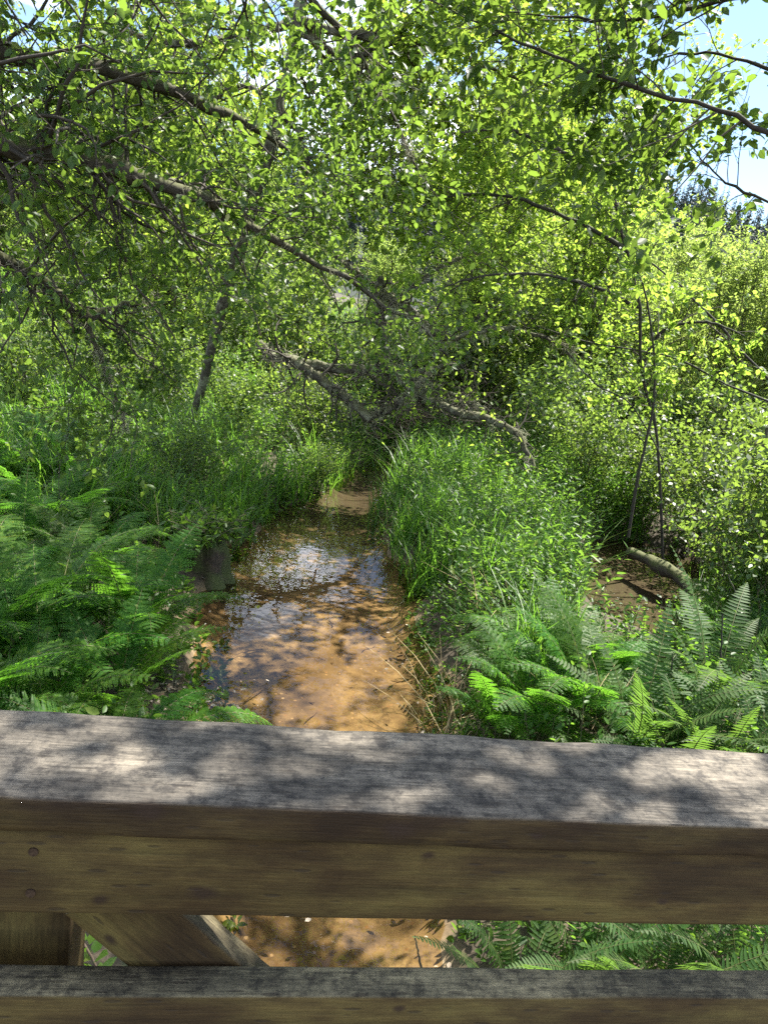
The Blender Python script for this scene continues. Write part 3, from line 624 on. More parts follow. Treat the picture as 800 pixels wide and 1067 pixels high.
ALD = [shrub_proto(7.5, 2.8, 6, 4, 8, 9, (.07, .11), .7, .65, 'alder') for _ in range(3)]
BUS = [shrub_proto(1.7, 1.3, 9, 7, 5, 7, (.05, .09), .62, .7, 'gloss', lean=.8) for _ in range(3)]
def place(protos, name, label, cat, group, x, y, s, top='trunk', zs=1.0):
    p = protos[int(rng.integers(len(protos)))]
    r = empty(name, (x, y, float(height(x, y))), rng.random()*2*pi, s); r.scale = (s, s, s*zs)
    tag(r, label, cat, group); link(top, p[0], r); link('crown', p[1], r)
    return r
ORD = ['first', 'second', 'third', 'fourth', 'fifth', 'sixth', 'seventh', 'eighth', 'ninth', 'tenth', 'eleventh', 'twelfth', 'thirteenth', 'fourteenth', 'fifteenth', 'sixteenth', 'seventeenth', 'eighteenth', 'nineteenth', 'twentieth']
def row(protos, name, fmt, cat, group, Yc, px0, px1, n, s0, s1, jy=1.0, top='trunk', skip=(), low=None):
    for i_ in range(n):
        if i_ in skip: continue
        px = px0+(px1-px0)*(i_+.5)/n+rng.uniform(-12, 12); y = Yc+rng.uniform(-jy, jy)
        v = ray(px, 400); x = v[0]/v[1]*y
        if creek(x, y) < .5 and y < 16: continue
        place(protos, name, fmt.format(ORD[i_]), cat, group, x, y, rng.uniform(s0, s1)*(low[2] if low and low[0] < px < low[1] else 1), top)
row(WIL, 'willow_shrub', 'fine leaved willow, {} from the left in the near row on the right bank', 'shrub', 'willows across the right bank', 15.0, 560, 880, 7, .75, .95, 1.2)
row(WIL, 'willow_shrub', 'tall pale willow, {} from the left in the middle row behind the creek head', 'shrub', 'willows behind the creek head', 19.5, -60, 900, 12, .85, 1.15, 1.4, low=(240, 470, .68))
row(WIL, 'willow_shrub', 'distant willow, {} from the left in the last row before the conifer hill', 'shrub', 'willows before the hill', 27, -80, 880, 13, 1.1, 1.4, 2, low=(240, 500, .7))
row(ALD, 'alder_tree', 'sunlit yellow green alder, {} from the left among those around the fallen tree', 'tree', 'sunlit alders behind the creek', 13.8, -80, 640, 7, .75, .95, .8, skip=(0, 1, 3, 4), low=(200, 480, .7))
row(ALD, 'alder_tree', 'tall alder, {} from the left in the row behind the meadow and creek', 'tree', 'tall alders behind the creek', 22, -160, 560, 8, 1.05, 1.3, 1.5, skip=(5, 6))

# bushes on the banks
bush_px = [(560, 470, 1.0), (620, 455, 1.1), (690, 470, 1.0), (760, 500, 1.1), (600, 505, .8), (660, 520, .8), (730, 545, .8), (790, 560, 1.0), (780, 620, .9), (830, 640, 1.0), (835, 540, 1.1), (520, 420, .9), (755, 640, .5), (765, 660, .7)]
bush_lb = ['glossy bramble bush beneath the lichened limb tips right of the creek head', 'tall bramble bush under the willows beyond the grassy right bank',
           'bramble bush behind the stems of the young alder', 'bramble bush left of the leaning pole at the right edge', 'low bramble bush behind the tall grass of the right bank',
           'low bramble bush at the foot of the young alder', 'bramble bush above the side pool on the right', 'bramble bush just behind the thin dry leaning cane',
           'dark bramble bush right of the fallen log by the side pool', 'shaded bramble bush at the right edge above the arching sword fern', 'high bramble bush at the right edge below the willows', 'bramble bush beside the dead brush pile', 'small dark bramble just below the fallen log', 'dark bramble behind the taller bare fern stalk']
for (px, py, s), lb in zip(bush_px, bush_lb):
    q = gpt(px, py+40); place(BUS, 'bramble_bush', lb, 'bush', 'bramble bushes on the right bank', q[0], q[1], s*1.0, 'stems')
lb_px = [(20, 440, .9), (95, 430, .8), (170, 450, .9), (240, 470, .8), (320, 470, .8), (195, 520, .7), (330, 500, .42)]
lb_lb = ['leafy bush at the left edge behind the fern bank', 'leafy bush under the hanging tip of the mossy limb', 'leafy bush behind the water stump', 'leafy bush at the foot of the slender grey alder',
         'leafy bush left of the dead brush pile', 'small leafy bush growing over the dark stump', 'low leafy bush overhanging the left edge of the water']
for (px, py, s), lb in zip(lb_px, lb_lb):
    q = gpt(px, py+15); place(BUS, 'leafy_bush', lb, 'bush', 'leafy bushes on the left bank', q[0], q[1], s*.8, 'stems')

hb = [(150, 400, .6, 'leafy shrub at the meadow edge behind the left bank grass'), (215, 395, .75, 'leafy shrub just left of the slender grey alder trunk'), (290, 400, 1.2, 'leafy shrub just right of the slender grey alder trunk'),
      (345, 405, .8, 'leafy shrub behind the dark horizontal limb of the fallen tree'), (395, 398, .8, 'leafy shrub directly behind the dead brush pile'), (450, 395, .9, 'leafy shrub behind the right side of the dead brush pile'), (505, 400, 1.2, 'leafy shrub right behind the drooping lichened limb tip'), (60, 395, .7, 'low leafy shrub behind the left edge bushes')]
for px, py, s, lb in hb:
    v = ray(px, 400); y = 14.6+rng.uniform(-.5, .6); x = v[0]/v[1]*y
    place(BUS, 'leafy_shrub', lb, 'shrub', 'leafy shrubs behind the creek head', x, y, s*1.35, 'stems')

# ------------------------------------------------------------------ ferns
def frond_mesh(Lf, lady=True, bend=1.0, npin=22):
    n = 26; t = np.linspace(0, 1, n)
    th = radians(72)-bend*radians(95)*t**1.25        # leaving steeply, arching over
    ds = Lf/(n-1); P = np.zeros((n, 3))
    P[1:, 0] = np.cumsum(np.cos(th[:-1]))*ds; P[1:, 2] = np.cumsum(np.sin(th[:-1]))*ds
    P[:, 1] = np.sin(t*3+rng.random()*6)*.02*Lf*t
    T = nrm(np.gradient(P, axis=0)); side = np.array([0, 1.0, 0]); Nr = nrm(np.cross(T, np.broadcast_to(side, T.shape)))
    tb_, tf_, tr_ = tubes(P[None], (np.linspace(.0042, .0008, n)*Lf/.9)[None], 4)
    ch = []
    prof = (lambda u: (np.sin(np.clip(u, 0, 1)*pi)**.75*(1-.35*u)+.02)) if lady else (lambda u: np.minimum(1, (1-u)*2.2)**.8*np.minimum(1, .45+u*2))
    st = .16 if lady else .1
    us = np.linspace(st, .985, npin)
    Bs, As, Ns, Ls = [], [], [], []
    for u in us:
        x = u*(n-1); i = min(int(x), n-2); f_ = x-i
        b = P[i]*(1-f_)+P[i+1]*f_; tn = T[i]; nn = Nr[i]
        pl = prof((u-st)/(1-st))*Lf*(.19 if lady else .105)
        for sg in (1, -1):
            a = nrm(side*sg+tn*(.38 if lady else .2)+nn*-.12*(1 if lady else .6)+rng.normal(size=3)*.06)
            Bs.append(b); As.append(a); Ns.append(nn*-1 if nn[2] < 0 else nn); Ls.append(pl*rng.uniform(.9, 1.05))
    Bs, As, Ns, Ls = map(np.array, (Bs, As, Ns, Ls))
    if lady:                                  # each pinna is itself cut into leaflets
        k = 9; uu = np.linspace(.06, .95, k)
        PB, PA, PN, PL = [], [], [], []
        S = nrm(np.cross(Ns, As))
        for j, u in enumerate(uu):
            l = Ls*.20*(1-u*.72)+.005
            dr = Ns*(-.10*u*u)*Ls[:, None]
            for sg in (1, -1):
                PB.append(Bs+As*(Ls*u)[:, None]+dr); PA.append(nrm(S*sg+As*.55)); PN.append(Ns+rng.normal(size=Ns.shape)*.18); PL.append(l)
        PB, PA, PN, PL = map(np.concatenate, (PB, PA, PN, PL))
        ch.append(put_leaves(PB, PA, PN, PL, PL*.82, LEAF4))
        ch.append(put_leaves(Bs, As, Ns, Ls, Ls*0+.006, LEAF4))
    else:
        tpl = (np.array([[0, .0, 0], [.08, .5, .05], [.6, .40, .03], [1, 0, -.12], [.6, -.40, .03], [.08, -.5, .05]]), LEAF6[1])
        ch.append(put_leaves(Bs, As, Ns, Ls, Ls*.0+Lf*.019, tpl))
    rb = np.mean([0.5])
    c_all = ch
    return mesh('frond', c_all, MAT['lady' if lady else 'sword']), mesh('stalk', [(tb_, tf_, tr_)], MAT['midrib'])
LADY = [frond_mesh(.95, True, b) for b in (.75, .9, 1.05, 1.2, .6)]
SWORD = [frond_mesh(.95, False, b, 34) for b in (.55, .8, 1.0, .4)]
def fern(kind, name, label, group, x, y, s=1.0, nf=10, tilt=.0, rz=None, arc=2*pi):
    pr_ = LADY if kind == 'lady' else SWORD
    r = empty(name, (x, y, float(height(x, y))-.01), 0, s); tag(r, label, 'fern', group)
    a0 = rng.random()*6.28 if rz is None else rz
    for i_ in range(nf):
        p = pr_[int(rng.integers(len(pr_)))]
        o = link('frond', p[0], r); sk = link('stalk', p[1], o)
        a = a0+arc*(i_+rng.uniform(-.3, .3))/nf
        o.rotation_euler = (rng.normal()*.12, rng.normal()*.16+.05, a); o.location = (.03*cos(a), .03*sin(a), 0)
        q = rng.uniform(.75, 1.1); o.scale = (q, q, q)
    return r
FG = 'lady ferns covering the left bank'
cnt = 0
rows = [(3.25, .50, 'front row just over the railing'), (3.8, .52, 'second row back from the railing'), (4.5, .56, 'third row back from the railing'), (5.3, .6, 'fourth row back from the railing'), (6.2, .66, 'fifth row back from the railing'), (7.2, .8, 'farthest row of ferns')]
for Yr, stp, nm in rows:
    x1 = np.interp(Yr, Lw[:, 1], Lw[:, 0])-.42; x0 = -.56*Yr-.35
    if Yr > 5: x1 -= .45
    if Yr > 6: x1 -= .45
    xs = np.arange(x1, x0, -stp); xs = xs[::-1]
    for i_, x in enumerate(xs):
        x_ = x+rng.uniform(-.12, .12); y_ = Yr+rng.uniform(-.16, .16)
        if Yr > 4 and -.285 < x_/y_ < -.15: continue
        fern('lady', 'lady_fern', f'lacy lady fern, {ORD[i_]} from the left in the {nm}', FG, x_, y_, rng.uniform(.92, 1.22), int(rng.integers(8, 12)))
SG = 'ferns on the right bank'
right = [('lady', 560, 735, .85, 'lady fern at the water edge right of the sandy shallows'), ('lady', 610, 735, .9, 'pale sunlit lady fern right behind the middle of the cap board'),
         ('lady', 520, 745, .6, 'small lady fern lowest on the right shore'), ('lady', 570, 690, .85, 'lady fern rising among the tall grass of the right bank'), ('lady', 612, 700, .6, 'lady fern between the side pool and the grassy bank'),
         ('sword', 655, 772, .95, 'sword fern with whitish glinting fronds behind the cap board'), ('sword', 735, 735, 1.15, 'large sword fern with a long arching frond above the railing'),
         ('sword', 700, 800, .8, 'upright sword fern clump behind the right part of the cap board'), ('sword', 745, 800, .85, 'yellowing sword fern with a brown frond near the right corner of the cap board'), ('sword', 795, 800, .95, 'sword fern at the right edge of the photo just over the cap board'),
         ('lady', 780, 680, .95, 'shaded lady fern at the right edge below the bramble bush'), ('lady', 745, 445, 1.1, 'tall sunlit fern beyond the iris clump at upper right'), ('lady', 790, 470, 1.2, 'broad sunlit fern beside the leaning pole'), ('lady', 722, 690, .5, 'dark fern below the fallen log')]
for kd, px, py, s, lb in right:
    q = gpt(px, py+22, .2); fern(kd, kd+'_fern', lb, SG, q[0], q[1], s*(1.08 if kd == 'lady' else 1.05), 12 if kd == 'lady' else 13)
under = [(540, 1035, .75, 'sword fern seen in the gap under the top rail, nearest the water'), (610, 1030, .8, 'sword fern in the middle of the gap under the top rail'), (690, 1040, .8, 'dark sword fern in the right half of the gap under the top rail'), (775, 1040, .8, 'sword fern at the right end of the gap under the top rail')]
for px, py, s, lb in under:
    q = gpt(px, py, .2); fern('sword', 'sword_fern', lb, 'sword ferns below the bridge', q[0], q[1], s*.85, 12)

# ------------------------------------------------------------------ grass, herbs, litter
def blades(bx, by, hgt, wid, lean=.45):
    m = len(bx); z = height(bx, by); n = 5
    a = rng.random(m)*2*pi; d = np.stack([np.cos(a), np.sin(a), np.zeros(m)], -1)
    l = rng.uniform(.1, 1, m)[:, None]*lean
    s = np.stack([-d[:, 1], d[:, 0], d[:, 2]], -1)
    tt = np.linspace(0, 1, n); B = np.stack([bx, by, z-.02], -1)
    V = []
    for t in tt:
        c = B+d*(l*hgt[:, None]*(t**2))*1.3+np.array([0, 0, 1.])*(hgt[:, None]*(t-.28*l*t**2.5))
        w = (wid*(1-t**1.6)*.5+.0006)[:, None]
        V += [c-s*w, c+s*w]
    V = np.stack(V, 1); k = 2*n; F = np.array([[2*i, 2*i+1, 2*i+3, 2*i+2] for i in range(n-1)])
    F = (np.arange(m)*k)[:, None, None]+F[None]
    r = rng.random(m)
    return V.reshape(-1, 3), F.reshape(-1, 4), np.repeat(r, n-1)
def scatter(n, y0, y1, side, pw=1.0):
    y = y0+(y1-y0)*rng.random(n)**pw; x = (rng.random(n)*2-1)*(y*.62+.8)+.0*y
    d = creek(x, y); pd = pools(x, y); mid = (np.interp(y, Lw[:, 1], Lw[:, 0])+np.interp(y, Rw[:, 1], Rw[:, 0]))/2
    seen = (x/np.maximum(y, 1) > .285) & (x/np.maximum(y, 1) < .405) & (y > 5.6) & (y < 8.6)   # open, trampled ground in front of the side pool
    ok = ~seen & (d > rng.random(n)**2*.3-.17) & (pd > .05) & ((x < mid) if side < 0 else (x > mid))
    x, y, d = x[ok], y[ok], d[ok]
    return x, y, d
def clumpy(x, y, f, seed, thr): return (vnoise(x, y, f, seed)+.5+rng.random(len(x))*.35) > thr
# right bank: tall fresh grass along the stream
x, y, d = scatter(90000, 4.6, 15.5, 1); k = (d < np.where(y < 6.3, 1.0, 2.4+.25*(y-6))) & clumpy(x, y, 1.6, 11, .68)
x, y = x[k], y[k]; h_ = rng.uniform(.28, .7, len(x))*(1+1.1*vnoise(x, y, 2.1, 41))
o = link('grass', mesh('grass', [blades(x, y, h_, rng.uniform(.006, .018, len(x)), .8)], MAT['grass'])); tag(o, 'tall fresh bright green grass along the right bank of the creek', 'grass', None, 'stuff')
x, y, d = scatter(60000, 6.2, 17, -1); k = clumpy(x, y, 1.3, 12, .68) & (d < 7)
x, y = x[k], y[k]; h_ = rng.uniform(.25, .65, len(x))*(1+1.3*vnoise(x, y, 1.9, 42))
o = link('grass', mesh('grass', [blades(x, y, h_, rng.uniform(.007, .02, len(x)), .8)], MAT['grass'])); tag(o, 'deep green grass on the left bank behind the ferns', 'grass', None, 'stuff')
x, y, d = scatter(50000, 16, 60, -1, 1.3); x2, y2, d2 = scatter(30000, 15.5, 60, 1, 1.3); x = np.r_[x, x2]; y = np.r_[y, y2]
o = link('meadow_grass', mesh('meadow_grass', [blades(x, y, rng.uniform(.3, .7, len(x)), rng.uniform(.02, .05, len(x)), .6)], MAT['grass'])); tag(o, 'sunlit meadow grass under the shrubs beyond the creek', 'grass', None, 'stuff')
def herbs(x, y, hs, leaf, per=9, asp=.6):
    z = height(x, y); m = len(x); P = np.zeros((m, 5, 3)); a = rng.random(m)*6.28; l = rng.uniform(0, .45, m)*hs
    for j in range(5):
        t = j/4; P[:, j] = np.stack([x+np.cos(a)*l*t*t, y+np.sin(a)*l*t*t, z-.02+hs*t], -1)
    R = np.repeat(np.array([[.003, .0026, .002, .0016, .001]]), m, 0)
    return [leaves(P, per, L=leaf, asp=asp, t0=.15, droop=.05, flat=.8)], [tubes(P, R, 3)]
x, y, d = scatter(17000, 2.6, 14, -1); k = clumpy(x, y, 1.9, 21, .35) & ((y > 6.6) | (rng.random(len(x)) < .35)) ; x, y, d = x[k], y[k], d[k]
c1, s1 = herbs(x, y, rng.uniform(.12, .5, len(x))*np.clip(d*1.2+.35, .3, 1), (.035, .075))
o = link('ground_cover', mesh('ground_cover', c1, MAT['herb'])); tag(o, 'low leafy herbs between the ferns and along the left waterline', 'ground cover', None, 'stuff')
link('stems', mesh('stems', s1, MAT['stem']), o)['kind'] = 'stuff'
x, y, d = scatter(24000, 2.4, 16, 1); k = clumpy(x, y, 1.9, 22, .35) & ((y > 5.4) | (rng.random(len(x)) < .6)); x, y, d = x[k], y[k], d[k]
c1, s1 = herbs(x, y, rng.uniform(.12, .55, len(x))*np.clip(d*1.2+.35, .3, 1), (.025, .055), 10)
o = link('ground_cover', mesh('ground_cover', c1, MAT['herb'])); tag(o, 'low nettle like herbs among the grass of the right bank', 'ground cover', None, 'stuff')
link('stems', mesh('stems', s1, MAT['stem']), o)['kind'] = 'stuff'
x, y, d = scatter(9000, 5.3, 15, 1); k = clumpy(x, y, 1.4, 23, .5) & (d < np.where(y < 6.5, 1.2, 3.2)) & (d > .1); x, y, d = x[k], y[k], d[k]
c1, s1 = herbs(x, y, rng.uniform(.35, .85, len(x)), (.05, .10), 14, .3)
o = link('ground_cover', mesh('ground_cover', c1, MAT['herb'])); tag(o, 'tall narrow leaved herbs standing through the grass of the right bank', 'ground cover', None, 'stuff')
link('stems', mesh('stems', s1, MAT['stem']), o)['kind'] = 'stuff'
x, y, d = scatter(26000, 3.6, 12, 1); k = (d < .9) & clumpy(x, y, 2.2, 51, .95); x2, y2, d2 = scatter(16000, 5.5, 12, -1); k2 = (d2 < 1.6) & clumpy(x2, y2, 2.2, 52, 1.0)
x = np.r_[x[k], x2[k2]]; y = np.r_[y[k], y2[k2]]
o = link('dry_grass', mesh('dry_grass', [blades(x, y, rng.uniform(.2, .6, len(x)), rng.uniform(.004, .009, len(x)), 1.1)], MAT['straw'])); tag(o, 'old straw coloured grass stems bent over the water edge', 'dry grass', None, 'stuff')
# litter on the shore and flecks on the creek bed
q0 = np.array(gpt(190, 720, .1))
n = 700; x = np.r_[q0[0]+rng.normal(size=250)*.20, rng.uniform(-2, 3, n)]; y = np.r_[q0[1]+rng.normal(size=250)*.18, rng.uniform(2.0, 9, n)]
k = np.r_[np.ones(250, bool), (np.abs(creek(x[250:], y[250:])) < .35)]; x, y = x[k], y[k]
B = np.stack([x, y, np.maximum(height(x, y), .0)+.012], -1); a = rng.random(len(x))*6.28
A = np.stack([np.cos(a), np.sin(a), rng.normal(size=len(x))*.25], -1); ll = rng.uniform(.015, .045, len(x))
v_, f_, r_ = put_leaves(B, A, nrm(rng.normal(size=B.shape)*.35+[0, 0, 1]), ll, ll*.6)
n = 130; x = rng.uniform(-1.6, 1.0, n); y = rng.uniform(2.2, 9, n); k = creek(x, y) < .15; x, y = x[k], y[k]; n = len(x)
a = rng.random(n)*6.28; dd = np.stack([np.cos(a), np.sin(a), rng.normal(size=n)*.04], -1); ln = rng.uniform(.05, .32, n)[:, None]; B = np.stack([x, y, height(x, y)+.012], -1)
Q = np.stack([B, B+dd*ln*.35+rng.normal(size=B.shape)*.008, B+dd*ln*.7+rng.normal(size=B.shape)*.01, B+dd*ln], 1)
sk_ = tubes(Q, rng.uniform(.0015, .005, n)[:, None]*np.array([[1, .9, .8, .5]]), 4, 0.0)
o = link('leaf_litter', mesh('leaf_litter', [(v_, f_, r_), sk_], MAT['litter'])); tag(o, 'pale dry leaf litter along the water edges', 'leaf litter', None, 'stuff')

# iris clumps
def iris(label, px, py, n, hh, spread=.22, off=0.):
    q = gpt(px, py, .15); x = q[0]+rng.normal(size=n)*spread; y = q[1]+rng.normal(size=n)*spread
    o = link('iris_clump', mesh('iris_clump', [blades(x, y, rng.uniform(.6, 1, n)*hh, rng.uniform(.016, .028, n), .32)], MAT['iris'])); tag(o, label, 'plant', 'iris clumps on the right bank')
iris('dark green iris clump with upright blades right beside the creek', 438, 545, 46, .85)
iris('dark iris clump further upstream beside the dead brush pile', 478, 520, 40, .8, .13)
iris('dark iris clump standing in front of the sunlit fern at right', 722, 520, 46, 1.1, .35)
iris('small iris clump with broad pale blades at the right end of the cap board', 800, 775, 9, .6, .08)

# ------------------------------------------------------------------ single pieces
# dead brush at the head of the creek
bp_ = np.array(gpt(425, 468, .1)); n = 620
root = None
B = np.stack([bp_[0]+.1+rng.normal(size=n)*.8, bp_[1]+.3+rng.normal(size=n)*.5, rng.random(n)**1.5*.95+.05], -1)
d = nrm(rng.normal(size=(n, 3))*[1, .8, .5]); Ls = rng.uniform(.4, 1.3, n); pts = [B]
for j in range(5):
    d = nrm(d+rng.normal(size=d.shape)*.15); pts.append(pts[-1]+d*(Ls/5)[:, None])
Q = np.stack(pts, 1); Q[:, :, 2] = np.maximum(Q[:, :, 2], .02)
o = link('brush_pile', mesh('brush_pile', [tubes(Q, rng.uniform(.004, .013, n)[:, None]*np.linspace(1, .4, 6)[None], 4)], MAT['dead'], True)); tag(o, 'tangled pile of dead brown twigs damming the creek head', 'brush pile')

def bare(name, label, cat, stems, mat='bark_dark', group=None, tw=None, lf=None, leafm='alder'):
    root = empty(name); tag(root, label, cat, group)
    for i_, (pts, r) in enumerate(stems):
        P, R = limb(pts, r, 16, .004); tc_ = [tubes(P, R, 6)]
        if tw:
            B, BR = sprout(P, R, tw, t0=.25, L=(.25, .7), ang=(25, 60), up=.1, wig=.12, npts=6, rf=.5, rmin=.0022)
            T, TR = sprout(B, BR, 4, L=(.12, .3), npts=4, rf=.6, rmin=.0012)
            tc_ += [tubes(B, BR, 4), tubes(T, TR, 3)]
            if lf: link('crown', mesh('crown', [leaves(T, lf, L=(.05, .09), asp=.6, droop=.1, flat=.8)], MAT[leafm]), root)
        link('stem', mesh('stem', tc_, MAT[mat], True), root)
    return root
g1 = gpt(655, 545); g2 = gpt(706, 520)
Ys = 8.3
bare('sapling', 'thin dark bare sapling crossing the stem of the young alder on the right bank', 'sapling',
     [(pxl([(654, 560, Ys), (662, 510, Ys), (672, 462, Ys), (679, 430, Ys), (682, 380, Ys), (675, 320, Ys), (664, 285, Ys), (645, 262, Ys)]), [.017, .016, .015, .014, .013, .011, .009, .005]),
], tw=5, lf=3, leafm='gloss')
bare('vine_cane', 'thin dark cane arching down to the right in front of the willows', 'cane',
     [(pxl([(620, 205, 9.0), (660, 258, 9.0), (710, 300, 9.0), (752, 342, 9.1), (790, 385, 9.2), (840, 440, 9.3)]), [.006, .009, .011, .013, .014, .015])])
bare('vine_cane', 'thin dark cane sloping down right below the arching one', 'cane',
     [(pxl([(560, 340, 8.6), (620, 358, 8.6), (700, 372, 8.6), (760, 402, 8.7), (830, 430, 8.8)]), [.005, .008, .010, .012, .013])])
bare('vine_cane', 'slim curved stem swooping through the lichened limbs towards the water', 'cane',
     [(pxl([(590, 365, 8.3), (620, 400, 8.3), (660, 425, 8.4), (700, 500, 8.5)]), [.006, .007, .008, .008])])
bare('leaning_pole', 'slim brown pole leaning at the right edge above the brambles', 'pole', [(pxl([(778, 545, 9.0), (788, 500, 9.0), (797, 455, 9.0), (812, 380, 9.0)]), [.024, .022, .02, .018])], 'bark')
bare('dry_cane', 'pale dry cane leaning in the shade at the right edge', 'cane', [(pxl([(758, 598, 5.6), (772, 632, 5.5), (786, 665, 5.4), (803, 700, 5.3)]), [.004, .005, .005, .006])], 'bark_grey')
bare('fern_stalk', 'dark upright bare stalk left of the arching sword fern frond', 'stalk', [(pxl([(700, 682, 4.3), (698, 715, 4.3), (696, 770, 4.3), (694, 840, 4.3)]), [.005, .006, .007, .007])], 'bark_dark')
bare('fern_stalk', 'taller dark bare stalk rising behind the arching sword fern', 'stalk', [(pxl([(752, 640, 4.6), (750, 690, 4.6), (744, 740, 4.6), (738, 820, 4.6)]), [.005, .006, .008, .008])], 'bark_dark')
bare('twig', 'thin dark twig dipping into the water near the railing gap', 'twig', [(pxl([(432, 975, 2.45), (437, 1000, 2.42), (444, 1040, 2.4)]), [.003, .004, .004])], 'bark_dark')
# log by the side pool
lp = [np.array([*gpt(655, 578, .12), .16]), np.array([*gpt(680, 592, .12), .17]), np.array([*gpt(712, 607, .14), .16]), np.array([*gpt(730, 630, .14), .1])]
P, R = limb(lp, [.05, .075, .08, .05], 12, .01)
o = link('fallen_log', mesh('fallen_log', [tubes(P, R, 9)], MAT['bark'], True)); tag(o, 'short dark fallen log lying across the side pool on the right', 'log')
# stump in the water on the left
sb = np.array(gpt(216, 604)); n = 13; a = np.arange(24)/24*2*pi; V = []
hs_ = [(-.2, .27), (0, .22), (.06, .18), (.14, .16), (.24, .15), (.32, .14), (.36, .11), (.33, .02)]
for z, r in hs_:
    rr = r*(1+.16*np.sin(a*5+z*3)+.1*np.sin(a*9+1)+rng.normal(size=24)*.03*(z < .5)); V.append(np.stack([sb[0]+rr*np.cos(a), sb[1]+rr*np.sin(a), z+rng.normal(size=24)*.035*(z > .3)], -1))
V = np.array(V); idx = np.arange(V.shape[0]*24).reshape(-1, 24); A, B = idx[:-1], idx[1:]
F = np.stack([A, np.roll(A, -1, 1), np.roll(B, -1, 1), B], -1).reshape(-1, 4)
MAT['stump'] = barkmat('rotten_wood', (.016, .011, .008), (.075, .055, .038), mossamt=.6)
st_ = link('tree_stump', mesh('tree_stump', [(V.reshape(-1, 3), F, None)], MAT['stump'], True)); tag(st_, 'dark rotten stump standing in the water by the left bank', 'stump')
m_ = 80; x = sb[0]+rng.normal(size=m_)*.13; y = sb[1]+rng.normal(size=m_)*.13
hz = np.zeros((m_, 5, 3)); aa = rng.random(m_)*6.28; hh = rng.uniform(.15, .5, m_)
for j in range(5):
    t = j/4; hz[:, j] = np.stack([x+np.cos(aa)*hh*.6*t*t, y+np.sin(aa)*hh*.6*t*t, .30+hh*t-.35*hh*t*t], -1)
o = empty('stump_herb'); link('foliage', mesh('foliage', [leaves(hz, 9, L=(.04, .075), asp=.6, t0=.15, droop=.1, flat=.8)], MAT['herb']), o); tag(o, 'tuft of green herbs sprouting from the top of the dark stump', 'plant')
link('stems', mesh('stems', [tubes(hz, np.full((m_, 5), .003), 3)], MAT['stem']), o)
# ivy sprig seen beside the post
iv = at(97, 1000, 1.5); m_ = 12
root = empty('ivy_sprig'); tag(root, 'pale green ivy sprig seen between the post and the brace', 'plant')
P = spline([iv+[.1, .1, -1.0], iv+[.06, .05, -.45], iv+[.03, .0, -.1], iv, iv+[-.05, .02, .05]], 10)[None]
link('stem', mesh('stem', [tubes(P, np.full((1, 10), .004), 4)], MAT['dead']), root)
link('leaves', mesh('leaves', [leaves(P, 26, L=(.03, .05), asp=.9, t0=.3, droop=.1, flat=.9)], MAT['herb']), root)

# ------------------------------------------------------------------ far conifer hill
hx = np.linspace(-400, 420, 90); hy = np.linspace(95, 420, 40)
X, Y = np.meshgrid(hx, hy, indexing='ij')
def hill_h(X, Y):
    return 33*np.clip((Y-100)/170, 0, 1)**1.1*(1+.25*np.sin(X*.013+1.0)+.15*np.sin(X*.031))+vnoise(X, Y, .03, 31)*8+np.clip(Y-270, 0, 200)*-.05-1
Z = hill_h(X, Y); idx = np.arange(X.size).reshape(X.shape)
F = np.stack([idx[:-1, :-1], idx[1:, :-1], idx[1:, 1:], idx[:-1, 1:]], -1).reshape(-1, 4)
MAT['hill'] = plain('forest_floor', (.008, .014, .009), (.014, .022, .013), .2, 1.0)
o = link('hill', mesh('hill', [(np.stack([X, Y, Z], -1).reshape(-1, 3), F, None)], MAT['hill'], True)); tag(o, 'forested hill rising behind the wetland', 'hill', None, 'structure')
n = 3200; x = rng.uniform(-190, 260, n); y = rng.uniform(115, 290, n); z = hill_h(x, y)
ch = []; hh = rng.uniform(8, 15, n)
k = 70
tt = rng.random((n, k))**.8; aa = rng.random((n, k))*6.28; rr = (1-tt)*hh[:, None]*.17+.2
B = np.stack([x[:, None]+np.cos(aa)*.1, y[:, None]+np.sin(aa)*.1, z[:, None]+hh[:, None]*(.08+.92*tt)], -1).reshape(-1, 3)
A = np.stack([np.cos(aa), np.sin(aa), -.35+0*aa], -1).reshape(-1, 3)
ch.append(put_leaves(B, A, np.broadcast_to([0, 0, 1.], A.shape)+rng.normal(size=A.shape)*.5, rr.ravel(), rr.ravel()*.55, LEAF4))
P = np.stack([np.stack([x, y, z-.5], -1), np.stack([x, y, z+hh], -1)], 1); ch.append(tubes(P, np.stack([hh*.02, hh*.002], 1), 4))
o = link('conifer_forest', mesh('conifer_forest', ch, MAT['conifer'])); tag(o, 'dark bluish conifer wood covering the far hill', 'forest', None, 'stuff')

# ------------------------------------------------------------------ light
AZ, EL = radians(38), radians(57)             # sun ahead and to the right, high
w = bpy.data.worlds.new('World'); scene.world = w; w.use_nodes = True
nt = w.node_tree; nt.nodes.clear()
def N(t, **kw):
    n = nt.nodes.new(t)
    for k_, v_ in kw.items():
        if k_.startswith('i_'): n.inputs[k_[2:]].default_value = v_
        else: setattr(n, k_, v_)
    return n
L = lambda a, b: nt.links.new(a, b)
sk = N('ShaderNodeTexSky', sky_type='NISHITA', sun_disc=False, sun_elevation=EL, sun_rotation=AZ, air_density=1.0, dust_density=.3, ozone_density=2.5)
tc = N('ShaderNodeTexCoord'); mp = N('ShaderNodeVectorMath', operation='MULTIPLY'); mp.inputs[1].default_value = (1, 1, 2.6); L(tc.outputs['Generated'], mp.inputs[0])
cn = N('ShaderNodeTexNoise', i_Scale=3.1, i_Detail=7.0, i_Roughness=.58); L(mp.outputs[0], cn.inputs['Vector'])
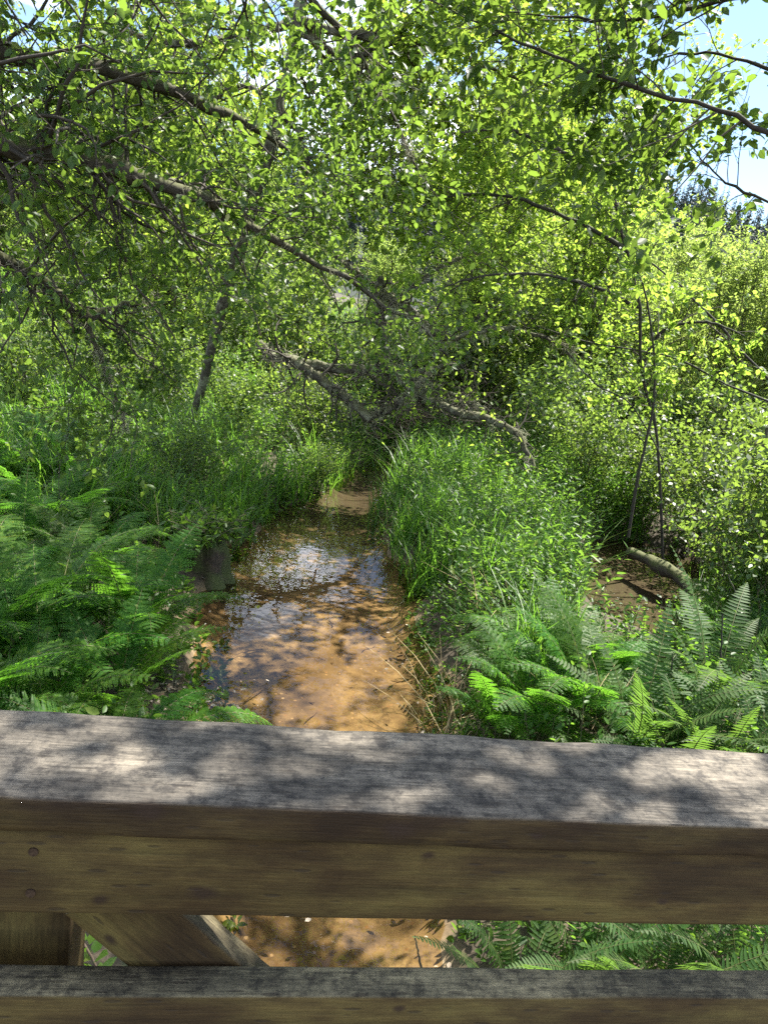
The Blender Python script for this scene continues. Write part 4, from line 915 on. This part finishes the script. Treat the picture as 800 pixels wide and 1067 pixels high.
gd = np.array([sin(radians(21))*cos(radians(14)), cos(radians(21))*cos(radians(14)), sin(radians(14))])   # an open blue patch between the clouds
dt = N('ShaderNodeVectorMath', operation='DOT_PRODUCT'); dt.inputs[1].default_value = tuple(gd); L(tc.outputs['Generated'], dt.inputs[0])
gm_ = N('ShaderNodeMapRange'); L(dt.outputs['Value'], gm_.inputs[0])
for k_, v_ in ((1, cos(radians(17))), (2, cos(radians(8))), (3, 0.0), (4, -.10)): gm_.inputs[k_].default_value = v_
ga = N('ShaderNodeMath', operation='ADD'); L(cn.outputs['Fac'], ga.inputs[0]); L(gm_.outputs[0], ga.inputs[1])
cl = ramp(N, [(.48, (0, 0, 0)), (.63, (1, 1, 1))]); L(ga.outputs[0], cl.inputs[0])
mx = N('ShaderNodeMix', data_type='RGBA'); L(cl.outputs[0], mx.inputs['Factor']); L(sk.outputs[0], mx.inputs['A']); mx.inputs['B'].default_value = (18, 19, 21, 1)
bg = N('ShaderNodeBackground', i_Strength=.064); L(mx.outputs['Result'], bg.inputs['Color'])
wo = N('ShaderNodeOutputWorld'); L(bg.outputs[0], wo.inputs[0])
sl = bpy.data.lights.new('sun', 'SUN'); sl.energy = 4.8; sl.angle = radians(.53); sl.color = (1, .95, .86)
so = bpy.data.objects.new('sun', sl); COL.objects.link(so); so.location = (8, 10, 20)
sv = Vector((sin(AZ)*cos(EL), cos(AZ)*cos(EL), sin(EL)))
so.rotation_euler = sv.to_track_quat('Z', 'Y').to_euler()

scene.view_settings.view_transform = 'Standard'; scene.view_settings.look = 'None'
scene.view_settings.exposure = 2.0; scene.view_settings.gamma = 1.0; scene.view_settings.use_curve_mapping = False
scene.render.engine = 'CYCLES'
cy = scene.cycles
cy.max_bounces = 8; cy.diffuse_bounces = 5; cy.glossy_bounces = 3; cy.transmission_bounces = 4; cy.transparent_max_bounces = 8
cy.sample_clamp_indirect = 6.0; cy.use_denoising = False; cy.use_adaptive_sampling = False
cy.caustics_reflective = False; cy.caustics_refractive = False
